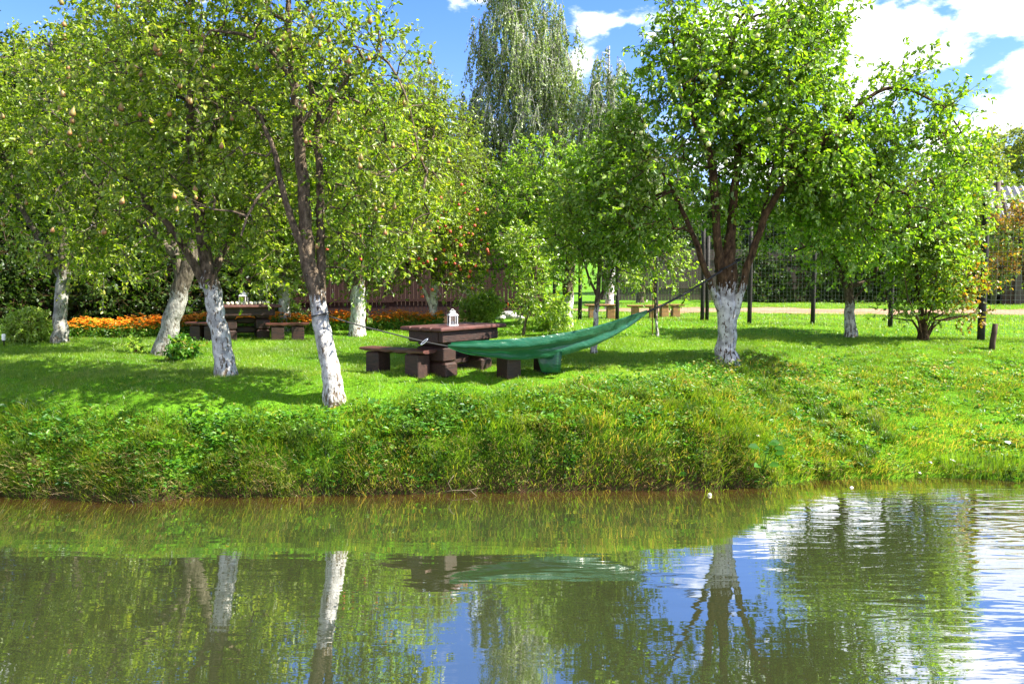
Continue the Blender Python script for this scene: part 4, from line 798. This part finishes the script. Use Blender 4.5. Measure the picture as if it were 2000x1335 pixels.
# broad-leaved weeds on the bank
def weeds(name, label, n, dens, seed, ln=(.035, .09), tint=0):
    rs = np.random.RandomState(seed); x = rs.uniform(-9, 11, n); y = rs.uniform(10.8, 19, n); k = (rs.rand(n) < dens(x, y) * infr(x, y, .74)); x = x[k]; y = y[k]; n = len(x); q = 6
    c = np.stack([x, y, G(x, y)], -1); c = np.repeat(c, q, 0); m = n * q; hh = np.repeat(rs.uniform(.02, .2, n) * np.interp(x, [-60, 4, 7, 60], [1, 1, .5, .4]), q)
    a = rs.uniform(0, 2 * pi, m); d = np.stack([np.cos(a), np.sin(a) - .3, rs.uniform(-.1, .8, m)], -1)
    p = c + np.stack([np.cos(a) * .03, np.sin(a) * .03, hh * rs.uniform(.4, 1, m)], -1)
    l_ = np.repeat(rs.uniform(*ln, n), q) * rs.uniform(.7, 1.2, m)
    v, f, s, per = leaf_mesh(rs, p, d, rs.normal(size=(m, 3)) * .35 + [0, -.35, 1], l_, l_ * .55, True)
    t = np.repeat(rs.beta(2, 2, n), q) + rs.normal(size=m) * .08 + np.repeat(np.interp(x, [-9, 0, 3, 8], [-.12, -.1, .02, .03]), q) + tint
    tag(np_mesh(name, v, f, s, M['weed'], attrs={'tint': ('FACE', np.repeat(np.clip(t, 0, 1), per))}), label, kind='stuff')
weeds('undergrowth', 'broad-leaved weeds and clover mixed through the bank grass', 62000, lambda x, y: (dsh(x, y) > .04) * np.clip((kx(x) - dsh(x, y) / bwf(x)) / .3, 0, 1) * np.clip(.25 + .9 * wob(x, y, 2.0, 49) + .3 * ((x > -2) & (x < 4)), 0.05, 1) * np.interp(x, [-60, 4, 7, 60], [1, 1, .4, .4]), 301, (.03, .08), .08)
weeds('bankside_plants', 'leafy creeping plants overhanging the waterline', 26000, lambda x, y: (dsh(x, y) > .0) * np.clip((.65 - dsh(x, y) / bwf(x)) / .4, 0, 1) * np.clip(.15 + 1.1 * wob(x, y, 3.2, 59), 0, 1) * np.interp(x, [-60, 4.5, 6, 60], [1, 1, .3, .2]), 305, (.05, .11), -.05)
weeds('clover_patches', 'clover scattered in the lawn', 5000, lambda x, y: (dsh(x, y) / bwf(x) > .9) * np.clip(wob(x, y, 1.4, 51), 0, 1), 302, (.015, .04))

# ------------------------------------------------------------------ picnic tables and benches
def bench(label, cx, cy, ang, Lb=1.35, Wb=.34, H=.42, group='log benches at the picnic tables', mats=('wood_top', 'wood'), leg_w=.30, seed=0):
    z = g(cx, cy); r = empty('log_bench', (cx, cy, z), label, 'bench', group, ang); rs = random.Random(seed)
    m = MB(); 
    prof = []; n = 14                           # seat: thick half-log plank with uneven lower edge
    for i in range(n + 1):
        t = i / n - .5; x = t * Lb; w2 = Wb / 2 * (1 + .03 * sin(i * 1.7)); th = .075 + .015 * sin(i * 2.3 + 1) - (.03 if i in (0, n) else 0)
        prof.append([(x, -w2, H - .012), (x, -w2 * .8, H), (x, w2 * .8, H), (x, w2, H - .012), (x, w2 * .95, H - th * .7), (x, w2 * .5, H - th), (x, -w2 * .5, H - th), (x, -w2 * .95, H - th * .7)])
    vs = [p for s_ in prof for p in s_]; fs = []
    for i in range(n):
        for k in range(8): fs.append((i * 8 + k, i * 8 + (k + 1) % 8, (i + 1) * 8 + (k + 1) % 8, (i + 1) * 8 + k))
    fs.append(tuple(range(7, -1, -1))); fs.append(tuple(n * 8 + k for k in range(8))); m.add(vs, fs)
    m.build('seat', M[mats[0]], r)
    for s_ in (-1, 1):
        l_ = MB(); l_.box((s_ * (Lb / 2 - .27), 0, (H - .075) / 2 - .04), (leg_w, Wb * .86, H - .075 + .08), bev=.02, taper=.97); l_.build('leg', M[mats[1]], r)
    return r
def picnic_table(label, cx, cy, ang, Lt, Wt, H=.8, seed=0):
    z = g(cx, cy); r = empty('picnic_table', (cx, cy, z), label, 'table', 'heavy wooden picnic tables', ang)
    m = MB(); rows = 4; wv = Wt / rows
    for k in range(rows):
        y = -Wt / 2 + wv * (k + .5); dx = (.03, -.02, .02, -.03)[k]
        m.box((dx / 2, y, H - .034), (Lt + dx, wv - .006, .068), bev=.018)
    m.build('tabletop', M['wood_top'], r)
    m = MB()
    for s_ in (-1, 1): m.box((0, s_ * (Wt / 2 - .13), H - .068 - .095), (Lt - .26, .10, .19), bev=.015)
    for s_ in (-1, 1): m.box((s_ * (Lt / 2 - .16), 0, H - .068 - .095), (.10, Wt - .36, .19), bev=.015)
    m.build('apron', M['wood'], r)
    for s_ in (-1, 1):
        m = MB(); hh = (H - .068) / 3 + .015
        for k in range(3):
            m.box((s_ * (Lt / 2 - .40), 0, hh * (k + .5) - .05), (.30 + .02 * (k % 2), Wt - .30 + (.06 if k == 0 else 0) - .02 * k, hh - .008), bev=.03)
        m.build('leg', M['wood'], r)
    m = MB(); m.box((0, 0, .20), (Lt - 1.12, .16, .16), bev=.03); m.box((0, 0, .42), (Lt - 1.12, .14, .14), bev=.03); m.build('crossbeam', M['wood'], r)
    return r
def lantern(label, p, s=1.0, rz=.2):
    r = empty('lantern', tuple(p), label, 'lantern', 'white table lanterns', rz); a = .085 * s
    m = MB(); m.box((0, 0, .012 * s), (a * 2 + .02 * s, a * 2 + .02 * s, .024 * s)); m.build('base', M['white_metal'], r)
    m = MB()
    for sx in (-1, 1):
        for sy in (-1, 1): m.box((sx * (a - .008 * s), sy * (a - .008 * s), .115 * s), (.015 * s, .015 * s, .18 * s))
    for sx in (-1, 1):
        m.box((0, sx * (a - .008 * s), .198 * s), (a * 2, .017 * s, .014 * s)); m.box((sx * (a - .008 * s), 0, .198 * s), (.013 * s, a * 2 - .04 * s, .014 * s))
    m.build('frame', M['white_metal'], r)
    m = MB(); m.box((0, 0, .225 * s), (a * 2.3, a * 2.3, .04 * s), taper=.62); m.box((0, 0, .262 * s), (a * 1.1, a * 1.1, .04 * s)); m.box((0, 0, .289 * s), (a * 1.3, a * 1.3, .016 * s), taper=.5); m.build('roof', M['white_metal'], r)
    m = MB(); th = [i * pi / 8 for i in range(9)]; m.tube([(cos(t) * .035 * s, 0, .295 * s + sin(t) * .035 * s) for t in th], .003 * s, 6); m.build('handle', M['white_metal'], r)
    for (dx, dy, sx, sy) in ((0, -1, 1, .01), (0, 1, 1, .01), (-1, 0, .01, 1), (1, 0, .01, 1)):
        m = MB(); m.box((dx * (a - .008 * s), dy * (a - .008 * s), .108 * s), (max((a * 2 - .034 * s) * sx, .002), max((a * 2 - .034 * s) * sy, .002), .165 * s)); m.build('glass_pane', M['glass'], r)
    m = MB(); m.lathe([(.028 * s, .025 * s), (.03 * s, .03 * s), (.03 * s, .085 * s), (.022 * s, .09 * s), (.003 * s, .088 * s), (.002 * s, .105 * s)], 12); m.build('candle', M['candle'], r)
    return r
# main table: near corner (px 867), short end faces left bench
ncx, ncy = P(862, 643, 13.15)[0], 13.15
ang_t = radians(54); ux, uy = cos(ang_t), sin(ang_t); vx, vy = -uy, ux
LT, WT = 1.75, .92
tcx = ncx + ux * LT / 2 + vx * WT / 2; tcy = ncy + uy * LT / 2 + vy * WT / 2
picnic_table('heavy dark red-brown picnic table behind the green hammock', tcx, tcy, ang_t, LT, WT)
tz = g(tcx, tcy)
lp_ = P(884, 632, 13.9); lantern('white glass-sided lantern on the main table behind the hammock', (lp_[0], 13.9, tz + .801), .85, .35)
bench('dark log bench left of the main table, its seat clear in the open', *P(776, 700, 13.75)[:2], radians(-34), 1.42, .36, seed=1)
bench('dark log bench mostly hidden behind the sagging hammock', *P(1030, 700, 14.05)[:2], radians(38), 1.35, .36, seed=2)
# far table set
x, y, z = onground(470, 668); picnic_table('shaded far picnic table with pale fruit laid out on it', *P(480, 650, y + .7)[:2], radians(22), 1.55, .95)
ft = (P(480, 650, y + .7)[0], y + .7, g(P(480, 650, y + .7)[0], y + .7) + .801)
lantern('white lantern standing among pale fruit on the far table', (P(473, 600, ft[1])[0], ft[1] + .1, ft[2]), 1.0, 0)
bench('shaded dark bench left of the far table, behind the left-leaning pear trunk', P(398, 660, y)[0], y + .15, radians(-20), .95, .34, seed=3)
bench('shaded dark bench on the right of the far table, before a white trunk', P(552, 660, y)[0], y + .45, radians(15), 1.0, .34, seed=4)
rs = random.Random(5); ap0 = None; ORD = 'first second third fourth fifth sixth seventh eighth ninth tenth eleventh twelfth'.split()
for i in range(12):
    m = None
    if ap0 is None:
        m = MB(); m.lathe([(.004, -.03), (.022, -.036), (.036, -.018), (.04, .004), (.034, .026), (.016, .036), (.004, .03)], 10); ap0 = m.build('picked_apple', M['shell']); o = ap0
    else: o = ap0.copy(); COL.objects.link(o)
    u = -.62 + i * .105; v = rs.uniform(-.32, .05); a = radians(22)
    o.location = (ft[0] + u * cos(a) - v * sin(a), ft[1] + u * sin(a) + v * cos(a), ft[2] + .036); o.scale = (1.1,) * 3; o.rotation_euler = (rs.uniform(-.4, .4), 0, rs.uniform(0, 6))
    tag(o, ORD[i] + ' pale apple from the left in the row on the far table', 'apple', 'pale apples on the far table')
# far benches beyond the sapling
for i, (px, lab, a) in enumerate(((1175, 'light brown bench seen through the wire left of the white sapling', .05), (1258, 'light brown bench just behind the hammock tip', -.05), (1308, 'light brown bench right of the staked sapling', .12))):
    Yq = 27.6 + .5 * i; bench(lab, P(px, 600, Yq)[0], Yq, a, 1.15 if i != 2 else .95, .36, .46, 'light brown benches beyond the wire fence', ('pale_wood', 'pale_wood'), .26, seed=10 + i)

# ------------------------------------------------------------------ hammock
TP = [(877, 672, 680), (892, 670, 685), (915, 669, 690), (960, 667, 696), (1010, 664, 699), (1060, 659, 696), (1110, 651, 689), (1160, 640, 675), (1210, 625, 652), (1245, 613, 628), (1264, 607, 613)]
T1x, T1y = P(650, 612, Y1 - .05)[0], Y1 - .05; T3x, T3y = P(1418, 522, Y5 - .15)[0], Y5 - .15
def hamY(px):
    k = (px - 1000) / F; t = (k * T1y - T1x) / ((T3x - T1x) - k * (T3y - T1y)); return T1y + t * (T3y - T1y)
rows = []; NU = 60; NVV = 40
TPa = np.array(TP, float); pu = np.linspace(878, 1264, NU)
topy = np.interp(pu, TPa[:, 0], TPa[:, 1]); boty = np.interp(pu, TPa[:, 0], TPa[:, 2])
ker = np.ones(5) / 5
topy[2:-2] = np.convolve(topy, ker, 'valid'); boty[2:-2] = np.convolve(boty, ker, 'valid')
V = []
for i in range(NU):
    Yq = hamY(pu[i]); A = P(pu[i], topy[i], Yq); B = P(pu[i], boty[i], Yq); dep = A[2] - B[2]; u = i / (NU - 1)
    wv = .24 * (sin(pi * (u * .92 + .06)) ** .7) + .012
    for j in range(NVV):
        f_ = j / (NVV - 1); ph = pi * f_; 
        fold = (.042 * sin(f_ * 17 + u * 2.6) + .008 * sin(f_ * 39 + 1 - u * 5) + .005 * sin(u * 31 + f_ * 9) + .004 * sin(u * 57 - f_ * 21)) * sin(pi * u) ** .5
        yo = -cos(ph) * wv * (1.0 if ph < pi / 2 else .9); zo = -dep * sin(ph) ** .75 + (.02 * f_)
        nrm_y, nrm_z = -cos(ph), -sin(ph)
        V.append((A[0] + .25 * (yo) , Yq + yo + nrm_y * fold, A[2] + zo + nrm_z * fold))
V = np.array(V); i = np.arange(NU - 1)[:, None] * NVV; j = np.arange(NVV - 1)[None]; Fq = np.stack([i + j, i + NVV + j, i + NVV + j + 1, i + j + 1], -1).reshape(-1, 4)
hb = P(1060, 727, hamY(1060)); hloc = np.array([hb[0], hb[1], g(hb[0], hb[1])])
hm = empty('hammock', tuple(hloc), 'glossy green nylon hammock slung between the front pear and big apple tree', 'hammock')
np_mesh('cloth', V, Fq, np.full(len(Fq), 4), M['nylon'], hm, smooth=True, local=hloc)
# side pocket hanging below
V = []; a_, b_ = 8, 10
for ii in range(a_):
    for jj in range(b_):
        u = ii / (a_ - 1); v = jj / (b_ - 1); px = 1046 + u * 52 + (12 * (1 - u) - 4 * u) * v ; py = 688 + v * 39 - 2 * u * (1 - v)
        Yq = hamY(1070) - .02 + .05 * sin(u * 5 + v) - .03 * sin(v * 3); V.append(P(px, py, Yq))
V = np.array(V); V2 = V + np.array([0, .07, 0]); VV_ = np.vstack([V, V2]); fs = []
for ii in range(a_ - 1):
    for jj in range(b_ - 1): q = ii * b_ + jj; fs.append((q, q + b_, q + b_ + 1, q + 1)); q += a_ * b_; fs.append((q, q + 1, q + b_ + 1, q + b_))
n_ = a_ * b_
for jj in range(b_ - 1):
    for q in (jj, (a_ - 1) * b_ + jj): fs.append((q, q + 1, q + 1 + n_, q + n_))
for ii in range(a_ - 1): q = ii * b_ + b_ - 1; fs.append((q, q + b_, q + b_ + n_, q + n_))
np_mesh('storage_pocket', VV_, np.array(fs), np.full(len(fs), 4), M['nylon'], hm, smooth=True, local=hloc)
def rope(name, pts, r=.011, sag=.0):
    m = MB(); pts = [np.array(p) - hloc for p in pts]; m.tube(smooth_line([np.append(p, 0) for p in pts], .15)[:, :3].tolist(), r, 6); return m.build(name, M['rope'], hm)
e1 = P(880, 677, hamY(880)); c1 = P(829, 667, hamY(829)); t1 = P(632, 612, Y1 - .02); e2 = P(1262, 610, hamY(1262))
rope('rope', [e1, c1, P(760, 650, hamY(760)), P(700, 635, hamY(700)), P(645, 618, T1y - .12)])
t3 = P(1410, 528, T3y - .1)
rope('rope', [e2, P(1310, 588, hamY(1310)), P(1360, 560, hamY(1360)), t3], .02)
# loops round the trunks
for (px, py, Yc, R, rr) in ((626, 614, Y1, .150, .009), (1421, 518, Y5, .235, .016)):
    c = P(px, py, Yc); th = np.linspace(0, 2 * pi, 25); m = MB(); m.tube([(c[0] + cos(t) * R - hloc[0], c[1] + sin(t) * R - hloc[1], c[2] + (.03 if R < .2 else .12) * cos(t) - hloc[2]) for t in th], rr, 6); m.build('tree_strap', M['rope'], hm)
m = MB(); th = np.linspace(0, 2 * pi, 17); cc_ = c1 - hloc
m.tube([(cc_[0] + cos(t) * .055 + sin(t) * .012, cc_[1] - .02, cc_[2] + sin(t) * .028 + cos(t) * .04) for t in th], .008, 6); m.build('carabiner', M['steel'], hm)

# ------------------------------------------------------------------ fences
def wire_fence():
    pts = [(14.6, 18.3), (11.13, 19.4), (10.35, 22.4), (8.7, 23.7), (7.1, 24.5), (5.9, 25.4), (4.6, 26.2), (3.45, 26.9), (2.2, 26.6), (1.4, 27.2)]
    z0 = g(*pts[4]); r = empty('wire_fence', (pts[4][0], pts[4][1], z0), 'tall welded wire mesh fence on black wooden posts', 'fence')
    o = np.array([pts[4][0], pts[4][1], z0]); H = 3.0
    for i, (x, y) in enumerate(pts):
        h = {1: 3.35, 0: 3.2}.get(i, 3.05); m = MB(); rr = .085 if i < 2 else .065
        zb = g(x, y); m.tube([(x - o[0] + .01 * sin(k), y - o[1], zb - .2 - z0 + (h + .2) * k / 4) for k in range(5)], [rr, rr, rr * .97, rr * .94, rr * .9], 9); m.build('post', M['black_post'], r)
        if i == 5:
            m = MB(); m.tube([(x - o[0] + .16, y - o[1] + .05, zb - .2 - z0), (x - o[0] + .16, y - o[1] + .05, zb + 2.6 - z0)], .06, 8); m.build('post', M['black_post'], r)
    m = MB(); w_ = .0032
    for a, b in zip(pts[:-1], pts[1:]):
        a = np.array(a); b = np.array(b); ln = np.linalg.norm(b - a); nn = int(ln / .10); d = (b - a) / ln; nr = np.array([-d[1], d[0]]) * -.09
        za = g(*a) - z0; zb = g(*b) - z0; A = a + nr - o[:2]; B = b + nr - o[:2]
        for k in range(nn):
            p = A + (B - A) * k / nn; z = za + (zb - za) * k / nn
            m.tube([(p[0], p[1], z), (p[0], p[1], z + H)], w_ * .6, 3, cap=False)
        for k in range(27):
            h = .04 + k * (H - .05) / 26; m.tube([(A[0], A[1], za + h), (B[0], B[1], zb + h)], w_ , 3, cap=False)
    m.build('wire_mesh', M['wire'], r)
wire_fence()
def board_fence(name, label, p0, p1, H, mat, bw_=.14, rail=True):
    z0 = g(*p0); r = empty(name, (p0[0], p0[1], z0), label, 'fence'); p0 = np.array(p0); p1 = np.array(p1); ln = np.linalg.norm(p1 - p0); d = (p1 - p0) / ln; a = math.atan2(d[1], d[0]); rs = random.Random(3)
    m = MB(); n = int(ln / bw_)
    for k in range(n):
        p = d * (k + .5) * bw_; zz = g(*(p0 + p)) - z0; h = H + rs.uniform(-.02, .02); m.box((p[0], p[1], zz + h / 2), (bw_ - .012, .025, h), a)
    m.build('boards', M[mat], r)
    k = 0.0
    while k <= ln:
        p = d * k + np.array([-d[1], d[0]]) * .07; zz = g(*(p0 + d * k)) - z0; m = MB(); m.box((p[0], p[1], zz + H / 2 + .03), (.1, .1, H + .12), a); m.build('post', M[mat], r); k += 2.5
    m = MB()
    for q in (.25, .8):
        for k in range(int(ln / 2.5)):
            p = d * (k * 2.5 + 1.25) + np.array([d[1], -d[0]]) * .03; zz = g(*(p0 + d * (k * 2.5 + 1.25))) - z0; m.box((p[0], p[1], zz + H * q), (2.5, .04, .09), a)
    m.build('rail', M[mat], r)
board_fence('board_fence', 'dark red-brown vertical board fence behind the flower bed', (-19, 27.0), (1.2, 28.2), 2.3, 'fence_board')
board_fence('board_fence', 'weathered grey-brown board fence far beyond the dirt path', (5.5, 50), (30, 49), 3.1, 'grey_board', .2)

# leaning short post, stake, utility pole, path lamp
x, y, z = onground(1937, 682)
m = MB(); m.tube([(0, 0, -.1), (.01, 0, .15), (.035, 0, .35), (.055, 0, .56)], [.062, .06, .058, .055], 10); o = m.build('short_post', M['dark_wood'], loc=(x, y, z)); tag(o, 'short brown wooden post leaning right in the grass near the right edge', 'post')
x, y, z = onground(1274, 655); m = MB(); m.tube([(0, 0, -.1), (.01, 0, 1.7)], [.014, .012], 6); o = m.build('sapling_stake', M['pale_wood'], loc=(x, y, z)); tag(o, 'thin straight stake beside the knee-bent sapling', 'stake')
x, y, z = onground(8, 676); r = empty('path_lamp', (x, y, z), 'small white path lamp on a black stem at the left edge', 'lamp')
m = MB(); m.lathe([(.012, -.05), (.012, .10), (.035, .11), (.035, .13)], 10); m.build('stem', M['black_post'], r); m = MB(); m.lathe([(.038, .131), (.04, .14), (.04, .25), (.034, .27), (.01, .275)], 12); m.build('lamp_shade', M['white_metal'], r)
p = P(1941, 560, 42); zb = g(p[0], 42); r = empty('utility_pole', (p[0], 42, zb), 'grey wooden utility pole with slanted brace beside the shed roof', 'pole')
hp = P(1941, 352, 42)[2] - zb
m = MB(); m.tube([(0, 0, -.2), (0, 0, hp)], [.15, .11], 10); m.build('pole', M['grey_board'], r)
m = MB(); m.tube([(.75, 0, hp - 2.8), (.12, 0, hp - .45)], [.09, .08], 8); m.build('brace', M['grey_board'], r)
m = MB(); m.box((0, 0, hp - .2), (.5, .12, .12)); m.build('crossarm', M['dark_wood'], r)
for s_ in (-.18, .18):
    m = MB(); m.lathe([(.02, 0), (.05, .03), (.03, .06), (.05, .09), (.02, .13)], 8, (s_, 0, hp - .14)); m.build('insulator', M['white_metal'], r)

# white-gabled house behind the big apple tree
def house(cx, cy, W, D, hw, hr, label, walls, roofm, ang=0):
    z = g(cx, cy); r = empty('house', (cx, cy, z), label, 'house', None, ang)
    m = MB(); m.box((0, 0, hw / 2), (W, D, hw)); vs = [(-W / 2, -D / 2, hw), (W / 2, -D / 2, hw), (0, -D / 2, hw + hr), (-W / 2, D / 2, hw), (W / 2, D / 2, hw), (0, D / 2, hw + hr)]
    m.add(vs, [(0, 1, 2), (5, 4, 3)]); m.build('wall', M[walls], r)
    rf = MB(); t = .12; ov = .45
    for s_ in (-1, 1):
        e = np.array([s_ * (W / 2 + ov), 0, hw - ov * hr / (W / 2)]); k = np.array([0, 0, hw + hr]); up_ = np.array([s_ * hr, 0, W / 2]); up_ = up_ / np.linalg.norm(up_) * t
        q = []
        for yy in (-D / 2 - ov, D / 2 + ov):
            for bpt in (e, k): q += [(bpt[0], yy, bpt[2] + .01), (bpt[0] + up_[0] * (bpt is e), yy, bpt[2] + .01 + (up_[2] if bpt is e else t * 1.15))]
        rf.add(q, [(0, 1, 3, 2), (4, 6, 7, 5), (1, 5, 7, 3), (0, 2, 6, 4), (0, 4, 5, 1)])
    rf.build('roof', M[roofm], r)
    for xx, zz in ((-W * .26, 1.5), (W * .26, 1.5), (0, hw + hr * .35), (0, 1.5)):
        m = MB(); m.box((xx, -D / 2 - .03, zz), (1.0, .08, 1.2)); f_ = m.build('window', M['white_metal'], r); m = MB(); m.box((xx - .23, -D / 2 - .075, zz), (.38, .02, 1.0)); m.box((xx + .23, -D / 2 - .075, zz), (.38, .02, 1.0)); m.build('pane', M['window_glass'], f_)
    m = MB(); m.box((W * .2, D * .2, hw + hr), (.6, .6, 1.6)); m.build('chimney', M['grey_board'], r)
hc = P(1455, 440, 78); house(hc[0], 78, 8.0, 8.0, 4.2, 3.6, 'blue-grey gabled house glimpsed through the big apple tree limbs', 'plaster', 'slate')
# shed with corrugated roof, right edge
sc = P(2010, 500, 44); z = g(sc[0], 44)
r = empty('shed', (sc[0], 44, z), 'old dark wooden shed with striped corrugated roof at the right edge', 'shed', None, radians(-18))
m = MB(); m.box((.6, 0, 1.9), (4.4, 3.6, 3.8)); m.build('wall', M['dark_wood'], r)
M['corrugated'] = princ('corrugated_sheet', (.16, .16, .17), .7, (5, (.26, .26, .27), .4, .7))
m = MB(); vs = []; fs = []; nn = 60
zt = P(1985, 370, 44)[2] - z; zl_ = P(2000, 425, 44)[2] - z
for i in range(nn + 1):
    xx = -2.2 + i * 5.2 / nn; bz = .06 * sin(i * pi / 2.0); vs += [(xx, -2.2, zl_ + bz - .1), (xx + .0, .6, zt + .25 + bz), (xx, -2.2, zl_ + bz - .14), (xx, .6, zt + .21 + bz)]
for i in range(nn): q = i * 4; fs += [(q, q + 4, q + 5, q + 1), (q + 2, q + 3, q + 7, q + 6), (q, q + 2, q + 6, q + 4)]
m.add(vs, fs); m.build('roof', M['corrugated'], r)
m = MB(); m.box((-.6, -1.83, 1.0), (.9, .08, 2.0)); m.build('door', M['grey_board'], r)

# pale stones by the flowers
rs = random.Random(9)
for i, (px, py, s_, lab) in enumerate(((992, 622, .22, 'largest pale stone beside the red-orange blooms'), (1006, 620, .15, 'pale stone right of the largest one by the red-orange blooms'), (976, 624, .14, 'pale stone left of the largest one by the red-orange blooms'), (1016, 623, .10, 'smallest pale stone in the row by the red-orange blooms'))):
    x, y, z = onground(px, py); m = MB(); n = 9; vs = []; fs = []
    for a in range(6):
        ph = -pi / 2 + pi * (a + .3) / 6.2
        for b in range(n):
            th = 2 * pi * b / n; k = s_ * (1 + rs.uniform(-.14, .14)); vs.append((k * cos(ph) * cos(th) * 1.4, k * cos(ph) * sin(th), k * sin(ph) * .8))
    for a in range(5):
        for b in range(n): fs.append((a * n + b, a * n + (b + 1) % n, (a + 1) * n + (b + 1) % n, (a + 1) * n + b))
    fs += [tuple(range(n - 1, -1, -1)), tuple(5 * n + b for b in range(n))]; m.add(vs, fs, True); tag(m.build('stone', M['stone'], loc=(x, y, z + s_ * .45)), lab, 'stone', 'pale garden stones')
# big-leaved plant over the water edge
x, y, z = onground(1488, 935); r = empty('burdock_plant', (x, y, z), 'dark big-leaved plant standing at the waterline below the big apple tree', 'plant')
rsn = np.random.RandomState(4)
for k in range(8):
    a = rsn.uniform(0, 6.28); h = rsn.uniform(.2, .52); rr = rsn.uniform(.05, .16); tip = np.array([cos(a) * rr, sin(a) * rr - .05, h])
    m = MB(); m.tube([(0, 0, 0), tuple(tip * [.5, .5, .6]), tuple(tip)], [.006, .005, .004], 5); st = m.build('stem', M['weed'], r)
    v, f, s_, per = leaf_mesh(rsn, np.array([tip]), np.array([[cos(a), sin(a) - .4, .1]]), np.array([[.1, -.6, .8]]), np.array([.15]), np.array([.13]), True)
    lf = np_mesh('leaf', v, f, s_, M['weed'], st, {'tint': ('FACE', np.full(2, .12 + .05 * (k % 3)))})
    st.data.attributes.new('tint', 'FLOAT', 'FACE').data.foreach_set('value', [.3] * len(st.data.polygons))
# small pale things on the right bank and water
def petal(px, py, lab, s_, onwater=False):
    if onwater:
        d = pxdir(px, py); t = -CAMZ / d.z; x, y, z = d.x * t, d.y * t, .004
    else:
        x, y, z = onground(px, py); z += .06
    m = MB(); rs = random.Random(int(px)); vs = [(0, 0, .02)]; n = 10
    for i in range(n):
        a = 2 * pi * i / n; k = s_ * rs.uniform(.75, 1.1); vs.append((k * cos(a) * 1.5, k * sin(a), .006 * rs.uniform(0, 1)))
    vs += [(v_[0] * .9, v_[1] * .9, v_[2] - .008) for v_ in vs]; fs = [(0, i + 1, (i + 1) % n + 1) for i in range(n)] + [(n + 1, n + 1 + (i + 1) % n + 1, n + 2 + i) for i in range(n)] + [(i + 1, n + 2 + i, n + 2 + (i + 1) % n, (i + 1) % n + 1) for i in range(n)]
    m.add(vs, fs); o = m.build('fallen_petal', M['white_petal'], loc=(x, y, z)); o.rotation_euler = (radians(25) if not onwater else 0, 0, rs.uniform(0, 3)); tag(o, lab, 'petal', 'small white flecks by the water')
petal(1663, 952, 'white fleck lying on the water close to the gentle shore', .03, True)
petal(1796, 937, 'white fleck right at the water edge of the gentle shore', .028)
petal(1861, 907, 'widest white fleck in the grass of the gentle right bank', .05)
petal(1817, 911, 'white fleck left of the widest one on the right bank', .03)
petal(1969, 872, 'white fleck highest up the bank near the right edge', .04)
petal(1480, 860, 'white fleck high above the big-leaved plant', .03)
d = pxdir(1386, 967); t = -CAMZ / d.z
m = MB(); m.lathe([(.003, -.02), (.016, -.025), (.026, -.012), (.029, .003), (.025, .018), (.012, .026), (.003, .022)], 12); tag(m.build('floating_apple', M['shell'], loc=(d.x * t, d.y * t, .008)), 'pale round apple floating on the water below the big apple tree', 'apple')
# bare driftwood twigs at the waterline
x, y, z = onground(905, 967)
m = MB(); m.tube([(-.25, -.12, .02), (-.15, -.16, .05), (.1, -.1, .04), (.22, -.14, .08)], [.004, .005, .005, .003], 5); m.tube([(-.15, -.16, .05), (-.2, -.18, .16), (-.12, -.14, .26)], [.006, .005, .003], 5); m.tube([(.1, -.1, .04), (.14, -.17, .02), (.2, -.2, -.02)], [.006, .005, .003], 5)
tag(m.build('driftwood_twig', M['twig_wood'], loc=(x, y, .02)), 'bare twig lying at the dark waterline in the middle', 'twig')
